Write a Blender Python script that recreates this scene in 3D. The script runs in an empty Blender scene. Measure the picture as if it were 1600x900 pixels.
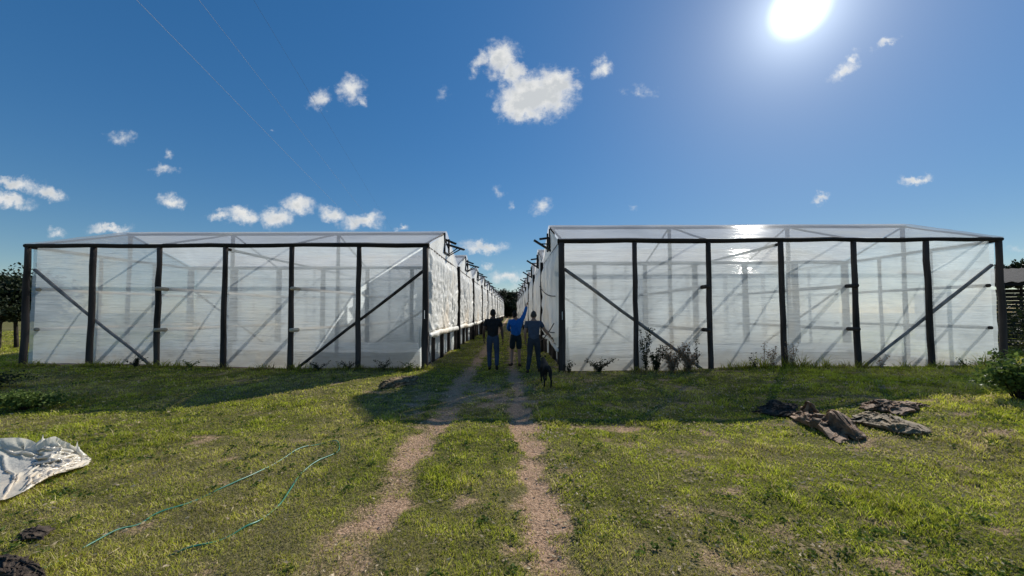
import bpy, bmesh, math, random
import numpy as np
from mathutils import Vector, Matrix, Euler

random.seed(7)
rng = np.random.default_rng(11)
sc = bpy.context.scene
C = sc.collection
R = math.radians
PI = math.pi

# ------------------------------------------------------------------ camera
F = 577.8          # focal length in photo pixels (1600 wide)
PITCH = R(2.0)
SH = 18.0
cam_d = bpy.data.cameras.new('camera')
cam = bpy.data.objects.new('camera', cam_d); C.objects.link(cam)
cam_d.lens = 13.0; cam_d.sensor_width = 36.0; cam_d.clip_start = 0.05; cam_d.clip_end = 3000
cam_d.shift_y = SH / 1600.0
CAMZ = 1.6
cam.location = (0, 0, CAMZ); cam.rotation_euler = (PI/2 + PITCH, 0, 0)
sc.camera = cam

def ray(px, py):
    cx = (px - 800) / F; cy = (450 - py + SH) / F
    y = math.cos(PITCH) - cy * math.sin(PITCH)
    z = math.sin(PITCH) + cy * math.cos(PITCH)
    return Vector((cx, y, z))

# ------------------------------------------------------------------ noise
def _h(ix, iy, seed):
    n = (ix.astype(np.int64) * 374761393 + iy.astype(np.int64) * 668265263 + seed * 1274126177) & 0xffffffff
    n = ((n ^ (n >> 13)) * 1274126177) & 0xffffffff
    n = n ^ (n >> 16)
    return (n & 0xffffff) / float(0xffffff)
def vnoise(x, y, seed=0):
    x = np.asarray(x, float); y = np.asarray(y, float)
    ix = np.floor(x); iy = np.floor(y); fx = x - ix; fy = y - iy
    fx = fx*fx*(3-2*fx); fy = fy*fy*(3-2*fy)
    a = _h(ix, iy, seed); b = _h(ix+1, iy, seed); c = _h(ix, iy+1, seed); d = _h(ix+1, iy+1, seed)
    return (a*(1-fx)+b*fx)*(1-fy) + (c*(1-fx)+d*fx)*fy
def fbm(x, y, seed=0, oct=4):
    s = 0; a = .5; t = 0
    for o in range(oct):
        s = s + a*vnoise(np.asarray(x)*2**o + 17.3*o, np.asarray(y)*2**o - 9.1*o, seed+o); t += a; a *= .5
    return s/t
def crease(x, y, seed, n=7, lam=.5, spread=PI, a0=0.0, warp=.35):
    """sharp folds of crumpled sheet : sum of local triangle waves, 0..1"""
    rg = np.random.default_rng(seed); s = 0; t = 0
    for i in range(n):
        an = a0 + rg.uniform(-.5, .5)*spread; l = lam*rg.uniform(.45, 1.6); ph = rg.uniform(0, 9)
        q = (np.cos(an)*x + np.sin(an)*y)/l + ph + warp*(vnoise(x/l*.7, y/l*.7, seed+i)-.5)*2
        tri = np.abs(2*(q-np.floor(q))-1)
        m = sstep(.35, .65, vnoise(x/l*.55+31*i, y/l*.55, seed+40+i))
        s = s + l*tri*m; t += l*.5
    return s/t
def sstep(a, b, v):
    t = np.clip((np.asarray(v, float)-a)/(b-a), 0, 1); return t*t*(3-2*t)

def gz(x, y):
    x = np.asarray(x, float); y = np.asarray(y, float)
    z = -0.08*np.exp(-((y-6.2)/2.6)**2)*(1-sstep(2.5, 6, x))
    z = z + sstep(3.5, 7.5, x)*(0.10 + 0.14*np.exp(-((y-5.5)/3.0)**2))
    z = z + 0.10*sstep(7, 13, -x)*sstep(7, 11, y)
    z = z + (fbm(x*.9, y*.9, 3, 3)-.5)*.07 + (fbm(x*3.2, y*3.2, 8, 3)-.5)*.035
    tk = track(x, y)
    z = z - 0.035*tk + tk*(fbm(x*9, y*9, 12, 3)-.5)*.035
    return z
def track(x, y):
    """0..1, how bare the wheel tracks and the walked ground are"""
    x = np.asarray(x, float); y = np.asarray(y, float)
    w = (fbm(x*2.6, y*1.3, 21, 4)-.5)*.46
    w2 = (fbm(x*7, y*7, 22, 4)-.5)*.34
    cl = -1.17 - .02*(y-6)*(y < 6) ; cr = 0.27 - .03*np.clip(y-2.3, 0, 9)
    wl = .17 + 0*y; wr = .12 + 0*y
    L = 1 - sstep(wl-.14, wl+.20, np.abs(x-cl+w*.6)+w2)
    Rr = 1 - sstep(wr-.09, wr+.16, np.abs(x-cr+w*.5)+w2)
    t = np.maximum(L*(.82+.1*(y>5)), Rr)
    # trampled ground in front of the corridor
    p = np.exp(-(((x+.8)/1.9)**2 + ((y-7.6)/1.7)**2))
    t = np.maximum(t, .75*sstep(.52, .72, p*.40 + fbm(x*2.3, y*3.4, 31, 4)*.62))
    # thin strip along the shadow edge right of the track
    p2 = np.exp(-(((x-1.5)/.9)**2 + ((y-5.5)/.28)**2))
    t = np.maximum(t, .8*sstep(.55, .75, p2*.45 + fbm(x*4.4, y*7, 35, 4)*.62))
    t = t*(1 - .35*sstep(.52, .64, fbm(x*3.3, y*2.6, 37, 4)))
    return np.clip(t, 0, 1)
def bare(x, y):
    x = np.asarray(x, float); y = np.asarray(y, float)
    t = track(x, y)
    p = sstep(.60, .78, fbm(x*2.2+4, y*2.9, 41, 5)) * sstep(-1, 3.0, x) * .62
    p = np.maximum(p, 0.6*sstep(.66, .82, fbm(x*2.5, y*3.1, 44, 5)))
    inside = ((x < -2.5) & (x > -14.4) & (y > 10.75)) | ((x > 1.4) & (x < 13.8) & (y > 10.3))
    t = np.maximum(t, p)
    return np.where(inside, 1.0, t)
def dry(x, y):
    return sstep(.35, .68, fbm(np.asarray(x)*.8, np.asarray(y)*.9, 51, 4))*.72 + .25*fbm(np.asarray(x)*6, np.asarray(y)*6, 55, 2)

def G(px, py, zoff=0.0):
    """point on the ground seen in that direction"""
    r = ray(px, py); z = 0.0
    for _ in range(12):
        t = (z - CAMZ)/r.z
        x, y = r.x*t, r.y*t
        z = float(gz(x, y))
    return Vector((x, y, z+zoff))
def at(px, py, d):
    r = ray(px, py); t = d/r.y
    return Vector((r.x*t, d, CAMZ + r.z*t))

# ------------------------------------------------------------------ material helpers
def mat(name):
    m = bpy.data.materials.new(name); m.use_nodes = True
    nt = m.node_tree; nt.nodes.clear()
    out = nt.nodes.new('ShaderNodeOutputMaterial')
    return m, nt, out
def nd(nt, typ, inp=None, **kw):
    n = nt.nodes.new('ShaderNode'+typ)
    for k, v in kw.items(): setattr(n, k, v)
    for k, v in (inp or {}).items():
        s = n.inputs[k]
        if isinstance(v, bpy.types.NodeSocket): nt.links.new(v, s)
        elif isinstance(v, bpy.types.Node): nt.links.new(v.outputs[0], s)
        else: s.default_value = v
    return n
def c4(c): return (c[0], c[1], c[2], 1)
def ramp(nt, fac, stops):
    r = nd(nt, 'ValToRGB', {0: fac}); e = r.color_ramp.elements
    while len(e) < len(stops): e.new(.5)
    for i, (p, c) in enumerate(stops):
        e[i].position = p; e[i].color = c4(c) if len(c) == 3 else c
    return r
def math_(nt, op, a, b=None, c=None, clamp=False):
    n = nt.nodes.new('ShaderNodeMath'); n.operation = op; n.use_clamp = clamp
    for i, v in enumerate((a, b, c)):
        if v is None: continue
        if isinstance(v, bpy.types.Node): v = v.outputs[0]
        if isinstance(v, bpy.types.NodeSocket): nt.links.new(v, n.inputs[i])
        else: n.inputs[i].default_value = v
    return n
def noise_(nt, scale, detail=3, vec=None, rough=.55, sc3=None, coord='Object'):
    if vec is None:
        tc = nd(nt, 'TexCoord'); vec = tc.outputs[coord]
    if sc3: vec = nd(nt, 'Mapping', {0: vec, 'Scale': sc3}).outputs[0]
    return nd(nt, 'TexNoise', {'Vector': vec, 'Scale': scale, 'Detail': detail, 'Roughness': rough})

def mat_simple(name, c1, c2, scale=8, rough=.85, bump=.3, sc3=None, bscale=None, spec=.3, bdist=.02):
    m, nt, out = mat(name)
    n = noise_(nt, scale, 5, sc3=sc3)
    r = ramp(nt, n.outputs[0], [(.3, c1), (.7, c2)])
    n2 = noise_(nt, bscale or scale*4, 4, sc3=sc3)
    b = nd(nt, 'Bump', {'Height': n2.outputs[0], 'Strength': bump, 'Distance': bdist})
    p = nd(nt, 'BsdfPrincipled', {'Base Color': r.outputs[0], 'Roughness': rough, 'Normal': b.outputs[0], 'Specular IOR Level': spec})
    nt.links.new(p.outputs[0], out.inputs[0])
    return m

M = {}
M['post'] = mat_simple('weathered_pole', (.020, .016, .014), (.095, .075, .066), 5, .85, .6, (1, 1, .12), 22)
M['brace'] = mat_simple('hazed_grey_brace', (.14, .125, .115), (.36, .32, .29), 5, .85, .6, (1, 1, .3), 22)  # light grey carries the haze of film that does not cover these braces
M['beam'] = mat_simple('dark_beam', (.008, .007, .006), (.026, .021, .017), 6, .85, .6, (.15, 1, 1), 22)
M['log'] = mat_simple('sunlit_pale_log', (.45, .34, .24), (.75, .62, .46), 6, .8, .5, (1, .15, 1), 22)  # sunlit paleness of the left rails painted in; dry weed stems share it
M['plank'] = mat_simple('tarred_plank', (.012, .012, .014), (.035, .033, .032), 9, .8, .5)
M['white_plate'] = mat_simple('white_card', (.62, .62, .60), (.75, .74, .72), 14, .6, .1)
M['rope'] = mat_simple('rope', (.05, .05, .05), (.12, .11, .10), 30, .9, .3)
M['soil'] = mat_simple('clod', (.025, .019, .015), (.10, .075, .055), 12, .95, 1.0, bscale=30)

def mat_plastic(name, t, k=.25, col=(.80, .84, .86), gloss=.10, rough=.22, sc3=(.35, 1, 5), bump=.5, dfac=.35, scale=1.6, tcol=(1, 1, 1), blur=0, mud=False):
    m, nt, out = mat(name)
    n = noise_(nt, scale, 4, sc3=sc3, rough=.6)
    n2 = noise_(nt, scale*3.2, 4, sc3=sc3, rough=.6)
    hsum = math_(nt, 'MULTIPLY_ADD', n2.outputs[0], .4, n.outputs[0])
    b = nd(nt, 'Bump', {'Height': hsum.outputs[0], 'Strength': bump, 'Distance': .05})
    dirt_backlight = noise_(nt, .55, 4)
    cr = ramp(nt, dirt_backlight.outputs[0], [(.32, tuple(v*.80 for v in col)), (.52, col), (.72, (min(1, col[0]*1.12), col[1], col[2]*.88))])  # dull dirt at the low end, warm backlit patches painted in at the top
    if mud:
        oz = nd(nt, 'SeparateXYZ', {0: nd(nt, 'TexCoord').outputs['Object']})
        mn = noise_(nt, 5, 5)
        mh = math_(nt, 'MULTIPLY_ADD', mn.outputs[0], -.9, oz.outputs[2])
        mud_ = nd(nt, 'MapRange', {0: mh.outputs[0], 1: -.45, 2: .25, 3: .5, 4: 0.0}, interpolation_type='SMOOTHSTEP')
        cr = nd(nt, 'MixRGB', {0: mud_.outputs[0], 1: cr.outputs[0], 2: (.50, .42, .30, 1)})
    tr = nd(nt, 'BsdfTranslucent', {'Color': cr.outputs[0], 'Normal': b.outputs[0]})
    df = nd(nt, 'BsdfDiffuse', {'Color': cr.outputs[0], 'Normal': b.outputs[0]})
    mx = nd(nt, 'MixShader', {0: dfac, 1: tr.outputs[0], 2: df.outputs[0]})
    gl = nd(nt, 'BsdfGlossy', {'Color': (1, 1, 1, 1), 'Roughness': rough, 'Normal': b.outputs[0]})
    lw = nd(nt, 'LayerWeight', {'Blend': .25, 'Normal': b.outputs[0]})
    gf = math_(nt, 'MULTIPLY_ADD', lw.outputs[1], gloss*2.0, gloss*.35, clamp=True)
    mg = nd(nt, 'MixShader', {0: gf.outputs[0], 1: mx.outputs[0], 2: gl.outputs[0]})
    if t > 0:
        tf = math_(nt, 'MULTIPLY_ADD', n2.outputs[0], k*2, t-k, clamp=True)
        tp = nd(nt, 'BsdfTransparent', {'Color': c4(tcol)})
        if mud: tf = math_(nt, 'MULTIPLY_ADD', mud_.outputs[0], -.35, tf, clamp=True)
        if blur:
            rf = nd(nt, 'BsdfRefraction', {'Color': (1, 1, 1, 1), 'Roughness': .75, 'IOR': 1.06})
            tp = nd(nt, 'MixShader', {0: blur, 1: tp.outputs[0], 2: rf.outputs[0]})
        fin = nd(nt, 'MixShader', {0: tf.outputs[0], 1: mg.outputs[0], 2: tp.outputs[0]})
    else: fin = mg
    nt.links.new(fin.outputs[0], out.inputs[0])
    return m
M['sheet'] = mat_plastic('clear_plastic', .45, .20, col=(.90, .98, 1.0), dfac=.10, gloss=.14, rough=.18, bump=.8, blur=.25, mud=True)
M['sheet_side'] = mat_plastic('clear_plastic_end', .42, .16, sc3=(1, .35, 5), col=(.88, .97, .99), dfac=.14)
M['roof'] = mat_plastic('roof_plastic', .32, .10, col=(.97, .95, .92), gloss=.07, rough=.10, sc3=(.25, 2.5, 1), bump=.22, dfac=.40)
M['curtain'] = mat_plastic('white_curtain', .0, 0, col=(.90, .89, .84), gloss=.05, rough=.35, sc3=(1, 1, 1.6), bump=.3, dfac=.80, scale=5)
M['lower'] = mat_plastic('lower_plastic', .25, .12, col=(.70, .76, .76), sc3=(1, 1, 1))
M['skirt'] = mat_plastic('white_skirt', .0, 0, col=(.92, .92, .90), gloss=.05, dfac=.75)
M['loose'] = mat_plastic('loose_white_plastic', .0, 0, col=(.84, .80, .70), gloss=.10, rough=.3, sc3=(1, 1, 1), bump=.5, dfac=.6, scale=5)

def mat_leaf(name, c1, c2, trans=.35, scale=3, attr=None):
    m, nt, out = mat(name)
    if attr:
        a = nd(nt, 'Attribute', attribute_name=attr); col = a.outputs[0]
    else:
        n = noise_(nt, scale, 4); col = ramp(nt, n.outputs[0], [(.3, c1), (.7, c2)]).outputs[0]
    p = nd(nt, 'BsdfPrincipled', {'Base Color': col, 'Roughness': .6, 'Specular IOR Level': .25})
    tr = nd(nt, 'BsdfTranslucent', {'Color': col})
    fin = nd(nt, 'MixShader', {0: trans, 1: p.outputs[0], 2: tr.outputs[0]})
    nt.links.new(fin.outputs[0], out.inputs[0])
    return m
M['leaf_dark'] = mat_leaf('dark_leaf', (.012, .02, .008), (.035, .05, .018), .2)
M['leaf_mid'] = mat_leaf('mid_leaf', (.06, .10, .02), (.19, .26, .06), .35, 9)
M['leaf_shrub'] = mat_leaf('shrub_leaf', (.03, .055, .015), (.12, .16, .045), .35, 9)
M['leaf_weed'] = mat_leaf('weed_leaf', (.015, .022, .01), (.05, .065, .025), .25, 9)
M['leaf_brown'] = mat_leaf('dead_leaf', (.14, .085, .05), (.42, .28, .17), .25, 9)
M['grass'] = mat_leaf('grass_blade', None, None, .5, attr='col')
M['bark'] = mat_simple('bark', (.02, .016, .012), (.06, .05, .04), 8, .9, .8)

# ------------------------------------------------------------------ mesh helpers
def link(name, me, m=None, parent=None, loc=None):
    o = bpy.data.objects.new(name, me); C.objects.link(o)
    if m is not None: me.materials.append(m)
    if parent is not None: o.parent = parent
    if loc is not None: o.location = loc
    return o
def np_mesh(name, V, faces_flat, loop_tot, smooth=True):
    me = bpy.data.meshes.new(name)
    V = np.asarray(V, np.float32); faces_flat = np.asarray(faces_flat, np.int32); loop_tot = np.asarray(loop_tot, np.int32)
    me.vertices.add(len(V)); me.vertices.foreach_set('co', V.ravel())
    me.loops.add(len(faces_flat)); me.loops.foreach_set('vertex_index', faces_flat)
    me.polygons.add(len(loop_tot))
    st = np.concatenate(([0], np.cumsum(loop_tot)[:-1])).astype(np.int32)
    me.polygons.foreach_set('loop_start', st); me.polygons.foreach_set('loop_total', loop_tot)
    me.polygons.foreach_set('use_smooth', np.full(len(loop_tot), smooth, bool))
    me.update(calc_edges=True); me.validate()
    return me
def grid_mesh(name, P, smooth=True):
    """P : (n, m, 3) array"""
    n, m, _ = P.shape
    i, j = np.meshgrid(np.arange(n-1), np.arange(m-1), indexing='ij')
    a = (i*m+j).ravel()
    q = np.stack([a, a+m, a+m+1, a+1], 1)
    return np_mesh(name, P.reshape(-1, 3), q.ravel(), np.full(len(q), 4), smooth)
class MB:
    def __init__(s): s.v = []; s.f = []
    def tube(s, pts, rad, n=8, caps=True, jit=0.0):
        pts = [Vector(p) for p in pts]; k = len(pts)
        if not hasattr(rad, '__len__'): rad = [rad]*k
        base = len(s.v); up = None
        for i, p in enumerate(pts):
            t = (pts[min(i+1, k-1)] - pts[max(i-1, 0)]).normalized()
            if up is None: up = Vector((0, 0, 1)) if abs(t.z) < .9 else Vector((1, 0, 0))
            a = t.cross(up).normalized(); b = a.cross(t).normalized(); up = b
            for q in range(n):
                an = 2*PI*q/n; r = rad[i]*(1+random.uniform(-jit, jit))
                s.v.append(tuple(p + a*math.cos(an)*r + b*math.sin(an)*r))
        for i in range(k-1):
            for q in range(n):
                a0 = base+i*n+q; a1 = base+i*n+(q+1) % n
                s.f.append((a0, a1, a1+n, a0+n))
        if caps:
            s.f.append(tuple(base+q for q in range(n))[::-1])
            s.f.append(tuple(base+(k-1)*n+q for q in range(n)))
        return s
    def pole(s, a, b, r0, r1=None, wob=.012, n=8, k=6):
        a = Vector(a); b = Vector(b); r1 = r1 or r0
        pts = []; rs = []
        for i in range(k):
            t = i/(k-1); p = a.lerp(b, t)
            if 0 < i < k-1: p += Vector([random.uniform(-wob, wob) for _ in range(3)])
            pts.append(p); rs.append((r0*(1-t)+r1*t)*random.uniform(.93, 1.07))
        return s.tube(pts, rs, n, jit=.05)
    def box(s, a, b, w, h):
        """a squared bar from a to b"""
        a = Vector(a); b = Vector(b); t = (b-a).normalized()
        up = Vector((0, 0, 1)) if abs(t.z) < .9 else Vector((1, 0, 0))
        x = t.cross(up).normalized()*w/2; y = x.cross(t).normalized()*h/2
        base = len(s.v)
        for p in (a, b):
            for sx, sy in ((-1, -1), (1, -1), (1, 1), (-1, 1)): s.v.append(tuple(p+x*sx+y*sy))
        for f in ((3, 2, 1, 0), (4, 5, 6, 7), (0, 1, 5, 4), (1, 2, 6, 5), (2, 3, 7, 6), (3, 0, 4, 7)):
            s.f.append(tuple(base+q for q in f))
        return s
    def mesh(s, name, smooth=True):
        me = bpy.data.meshes.new(name); me.from_pydata(s.v, [], s.f); me.update()
        me.polygons.foreach_set('use_smooth', np.full(len(me.polygons), smooth, bool)); return me
    def build(s, name, m, parent=None, smooth=True):
        return link(name, s.mesh(name, smooth), m, parent)
def leaves(P, size, rs, flat=0.0, aspect=.5, up=0.0, sub=False):
    """leaf shaped rhombs at points P"""
    n = len(P); rg = np.random.default_rng(rs)
    size = np.asarray(size)*np.ones(n)*rg.uniform(.6, 1.3, n)
    d = rg.normal(size=(n, 3)); d[:, 2] = d[:, 2]*(1-flat) + up; d /= np.linalg.norm(d, axis=1)[:, None]
    e = rg.normal(size=(n, 3)); e[:, 2] *= (1-flat); e = np.cross(d, e); e /= np.linalg.norm(e, axis=1)[:, None]+1e-9
    nn = np.cross(d, e)
    a = P - d*size[:, None]*.5; b = P + e*(size*aspect*.5)[:, None] + nn*(size*.08)[:, None]
    c = P + d*size[:, None]*.5; f = P - e*(size*aspect*.5)[:, None] + nn*(size*.08)[:, None]
    V = np.stack([a, b, c, f], 1).reshape(-1, 3)
    q = np.arange(n*4)
    return V, q, np.full(n, 4)
def leaf_obj(name, P, size, rs, m, parent=None, **kw):
    V, q, t = leaves(np.asarray(P), size, rs, **kw)
    return link(name, np_mesh(name, V, q, t, False), m, parent)
def tag(o, label=None, cat=None, group=None, kind=None):
    if label: o['label'] = label
    if cat: o['category'] = cat
    if group: o['group'] = group
    if kind: o['kind'] = kind
    return o
def empty(name, loc, rz=0, ry=0):
    o = bpy.data.objects.new(name, None); C.objects.link(o); o.location = loc
    o.rotation_euler = (0, ry, rz); o.empty_display_size = .2; return o

# ------------------------------------------------------------------ ground
NG = 520
u = np.linspace(-1, 1, NG)
gx = np.sinh(u*6.3)/np.sinh(6.3)*900
v = np.linspace(0, 1, NG+180)
gy = -8 + np.sinh(v*6.0)/np.sinh(6.0)*0 + np.where(v < .62, v/.62*30, 30 + np.sinh((v-.62)/.38*5.2)/np.sinh(5.2)*1500)
X, Y = np.meshgrid(gx, gy, indexing='ij')
Z = gz(X, Y)
far = sstep(25, 60, np.hypot(X, Y))
Z = Z*(1-far)
gm = grid_mesh('ground', np.stack([X, Y, Z], -1))
ga = gm.attributes.new('bare', 'FLOAT', 'POINT'); ga.data.foreach_set('value', bare(X, Y).astype(np.float32).ravel())
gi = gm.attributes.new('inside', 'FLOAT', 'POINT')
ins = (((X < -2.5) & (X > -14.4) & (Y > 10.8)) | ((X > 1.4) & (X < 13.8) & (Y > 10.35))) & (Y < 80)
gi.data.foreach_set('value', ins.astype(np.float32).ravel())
gd = gm.attributes.new('dry', 'FLOAT', 'POINT'); gd.data.foreach_set('value', dry(X, Y).astype(np.float32).ravel())
m, nt, out = mat('ground')
tc = nd(nt, 'TexCoord').outputs['Object']
ab = nd(nt, 'Attribute', attribute_name='bare'); ad = nd(nt, 'Attribute', attribute_name='dry')
n1 = noise_(nt, 9, 6, tc); n2 = noise_(nt, 45, 5, tc); n3 = noise_(nt, 170, 4, tc); n4 = noise_(nt, 1.4, 4, tc)
soil = ramp(nt, n2.outputs[0], [(.28, (.15, .08, .045)), (.5, (.54, .345, .22)), (.72, (.80, .56, .38))])
soil2 = nd(nt, 'MixRGB', {0: math_(nt, 'MULTIPLY', n1.outputs[0], .4).outputs[0], 1: soil.outputs[0], 2: (.24, .17, .115, 1)})
turf = ramp(nt, n2.outputs[0], [(.3, (.03, .036, .009)), (.5, (.11, .115, .028)), (.7, (.25, .22, .065))])
straw = ramp(nt, n3.outputs[0], [(.35, (.10, .085, .04)), (.65, (.34, .29, .14))])
turf2 = nd(nt, 'MixRGB', {0: math_(nt, 'MULTIPLY', ad.outputs['Fac'], .75).outputs[0], 1: turf.outputs[0], 2: straw.outputs[0]})
edge = math_(nt, 'ADD', ab.outputs['Fac'], math_(nt, 'MULTIPLY_ADD', n2.outputs[0], .8, -.4).outputs[0])
edge = ramp(nt, edge.outputs[0], [(.22, (0, 0, 0)), (.75, (1, 1, 1))])
col = nd(nt, 'MixRGB', {0: edge.outputs[0], 1: turf2.outputs[0], 2: soil2.outputs[0]})
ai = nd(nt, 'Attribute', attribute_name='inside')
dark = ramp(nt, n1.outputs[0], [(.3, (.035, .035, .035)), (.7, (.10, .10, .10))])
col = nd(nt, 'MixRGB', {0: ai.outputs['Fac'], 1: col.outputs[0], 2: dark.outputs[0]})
hh = math_(nt, 'MULTIPLY_ADD', n3.outputs[0], .35, math_(nt, 'ADD', n2.outputs[0], n1.outputs[0]).outputs[0])
b = nd(nt, 'Bump', {'Height': hh.outputs[0], 'Strength': .9, 'Distance': .035})
p = nd(nt, 'BsdfPrincipled', {'Base Color': col.outputs[0], 'Roughness': .95, 'Normal': b.outputs[0], 'Specular IOR Level': .1})
nt.links.new(p.outputs[0], out.inputs[0])
ground = link('ground', gm, m); tag(ground, kind='structure')

# ------------------------------------------------------------------ grass
def make_grass(n, ymin, ymax, power, seed):
    rg = np.random.default_rng(seed)
    # sample depth with density ~ y^(1-power)
    e = 2 - power; uu = rg.random(n)
    y = (ymin**e + uu*(ymax**e - ymin**e))**(1/e)
    x = (rg.random(n)*2-1)*(1.46*y+.5)
    clump = fbm(x*5, y*5, 61, 3)
    b_ = bare(x, y)
    keep = rg.random(n) > np.clip(b_*1.0 + (clump < .36)*.22, 0, .97)
    keep &= ~((x < -2.6) & (x > -14.3) & (y > 10.62)) & ~((x > 1.5) & (x < 13.6) & (y > 10.12))
    x, y, clump, b_ = x[keep], y[keep], clump[keep], b_[keep]
    n = len(x)
    z = gz(x, y) - .004
    dr = dry(x, y)
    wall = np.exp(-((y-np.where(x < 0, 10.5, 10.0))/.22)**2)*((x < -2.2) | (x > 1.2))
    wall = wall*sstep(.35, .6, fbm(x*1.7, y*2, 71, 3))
    h = (.011 + .025*rg.random(n)**1.5)*(.55 + .9*clump) * (1 - .3*b_)
    tuft = sstep(.60, .75, fbm(x*1.6, y*1.6, 77, 4))
    stalk = rg.random(n) < .0035
    h = h*(1+1.1*tuft)*np.where(stalk, 2.6, 1) * (1 + .045*np.clip(y-4, 0, 8)) + wall*rg.random(n)**1.6*.22
    h *= 1 + .8*sstep(5.5, 7, x)
    w = (.0017 + .0012*rg.random(n))*(np.maximum(y, 2.2)/2.3)**.85
    th = rg.random(n)*2*PI
    lean = (.3+1.2*rg.random(n))*h*.8
    ph = rg.random(n)*2*PI
    wx, wy = np.cos(th)*w, np.sin(th)*w
    lx, ly = np.cos(ph)*lean, np.sin(ph)*lean
    B = np.stack([x, y, z], 1)
    W = np.stack([wx, wy, 0*wx], 1)
    Mi = B + np.stack([lx*.35, ly*.35, h*.6], 1); T = B + np.stack([lx, ly, h], 1)
    V = np.stack([B-W, B+W, Mi+W*.75, Mi-W*.75, T], 1).reshape(-1, 3)
    i0 = np.arange(n)*5
    fl = np.stack([i0, i0+1, i0+2, i0+3, i0+3, i0+2, i0+4], 1).ravel()
    tot = np.tile([4, 3], n)
    me = np_mesh('grass', V, fl, tot, True)
    g1 = np.array([.23, .30, .022]); g2 = np.array([.50, .52, .055]); s1 = np.array([.66, .57, .29]); s2 = np.array([.32, .25, .12])
    r = rg.random(n)[:, None]
    green = g1*(1-r)+g2*r; st = s1*(1-r)+s2*r
    isdry = stalk[:, None] | (rg.random(n) < (.07 + .38*dr + .3*b_ - .15*sstep(5, 8, x)))[:, None]
    yel = (dr*.5)[:, None]
    colr = np.where(isdry, st, green*(1-yel) + yel*np.array([.64, .57, .11]))
    colr = colr*(.30 + 1.45*clump)[:, None]
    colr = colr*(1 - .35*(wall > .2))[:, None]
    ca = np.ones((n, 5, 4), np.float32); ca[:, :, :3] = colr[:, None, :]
    ca[:, 0:2, :3] *= .4; ca[:, 4, :3] *= 1.15  # shade between the blades painted in as dark bases; tips lightened
    at_ = me.attributes.new('col', 'FLOAT_COLOR', 'POINT'); at_.data.foreach_set('color', ca.ravel())
    return me
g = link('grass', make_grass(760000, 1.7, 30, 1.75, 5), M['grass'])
tag(g, 'short olive lawn grass with dry straw growing over the field', 'grass', kind='stuff')

# ------------------------------------------------------------------ cloth : a small relaxation solver, so that sheets crumple like sheets
def relax(P, ru, rv, W, T, steps=160, g=(0, 0, -1), gs=.0009, bend=.12, coll=None, seed=0):
    """P start (n,m,3); ru, rv rest lengths; W pin weight (n,m), T pin target"""
    P = P.astype(float).copy(); Q = P.copy(); g = np.array(g, float)*gs
    rs = (ru**2+rv**2)**.5
    def con(A, B, r, k):
        d = B-A; l = np.linalg.norm(d, axis=-1, keepdims=True)+1e-9
        c = d*(k*.5*(l-r)/l); A += c; B -= c
    for it in range(steps):
        v = (P-Q)*.93; Q = P.copy(); P = P + v + g
        for par in (0, 1):
            n2 = (P.shape[0]-par)//2; a = P[par:par+2*n2:2]; b = P[par+1:par+1+2*n2:2]; con(a, b, ru, 1.0)
            m2 = (P.shape[1]-par)//2; a = P[:, par:par+2*m2:2]; b = P[:, par+1:par+1+2*m2:2]; con(a, b, rv, 1.0)
            n2 = (P.shape[0]-1-par+1)//2
            a = P[par:-1:2, :-1]; b = P[par+1::2, 1:]; k = min(len(a), len(b)); con(a[:k, ::2], b[:k, ::2], rs, .6); con(a[:k, 1::2], b[:k, 1::2], rs, .6)
            a = P[par:-1:2, 1:]; b = P[par+1::2, :-1]; k = min(len(a), len(b)); con(a[:k, ::2], b[:k, ::2], rs, .6); con(a[:k, 1::2], b[:k, 1::2], rs, .6)
        for o in range(4):
            k = (P.shape[0]-o)//4*4
            a = P[o:P.shape[0]-2:4]; b = P[o+2::4]; k = min(len(a), len(b)); con(a[:k], b[:k], 2*ru, bend)
            a = P[:, o:P.shape[1]-2:4]; b = P[:, o+2::4]; k = min(a.shape[1], b.shape[1]); con(a[:, :k], b[:, :k], 2*rv, bend)
        P = P*(1-W[..., None]) + T*W[..., None]
        if coll is not None: P = coll(P)
    return P

# ------------------------------------------------------------------ greenhouses
def sheet(name, P0, U, Vv, W, H, m, parent, nu=90, nv=36, amp=.02, seed=0, su=.5, sv=2.4, bays=0):
    """a wrinkled plastic sheet spanned from P0 along U (W) and V (H)"""
    U = np.array(U, float); Vv = np.array(Vv, float); N = np.cross(U, Vv)
    a = np.linspace(0, 1, nu); b = np.linspace(0, 1, nv)
    A, B = np.meshgrid(a, b, indexing='ij')
    hgt = H*np.ones_like(A)
    d = (fbm(A*W*su, B*H*sv, seed, 4)-.5)*2*amp
    diag = (fbm((A*W+B*H)*1.3, (A*W-B*H)*.25, seed+5, 3)-.5)*amp
    if bays:
        pin = np.abs(np.sin(A*bays*PI))**.5
        far_ = .35 + .65*sstep(.45, .85, A)      # the far bays hang looser
        x_, z_ = A*W, B*H
        cr = (crease(x_, z_, seed+3, 9, .42, .55, PI/2, .8)-.4)*.030*far_
        # folds fanning from the foot and the fixings
        dg = (crease(x_*.9, z_, seed+4, 8, .30, 1.1, PI/2+.55, .9)-.4)*.022*(.3+.7*sstep(.35, .0, B)+.5*sstep(.85, 1, B))
        d = d*.7 + cr + dg; d = np.clip(d, -.022, .06)*pin
        diag = diag*.5*pin
    P = np.array(P0, float) + A[..., None]*W*U + (B*hgt)[..., None]*Vv + (d+diag)[..., None]*N
    o = link(name, grid_mesh(name, P), m, parent)
    return o
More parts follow.
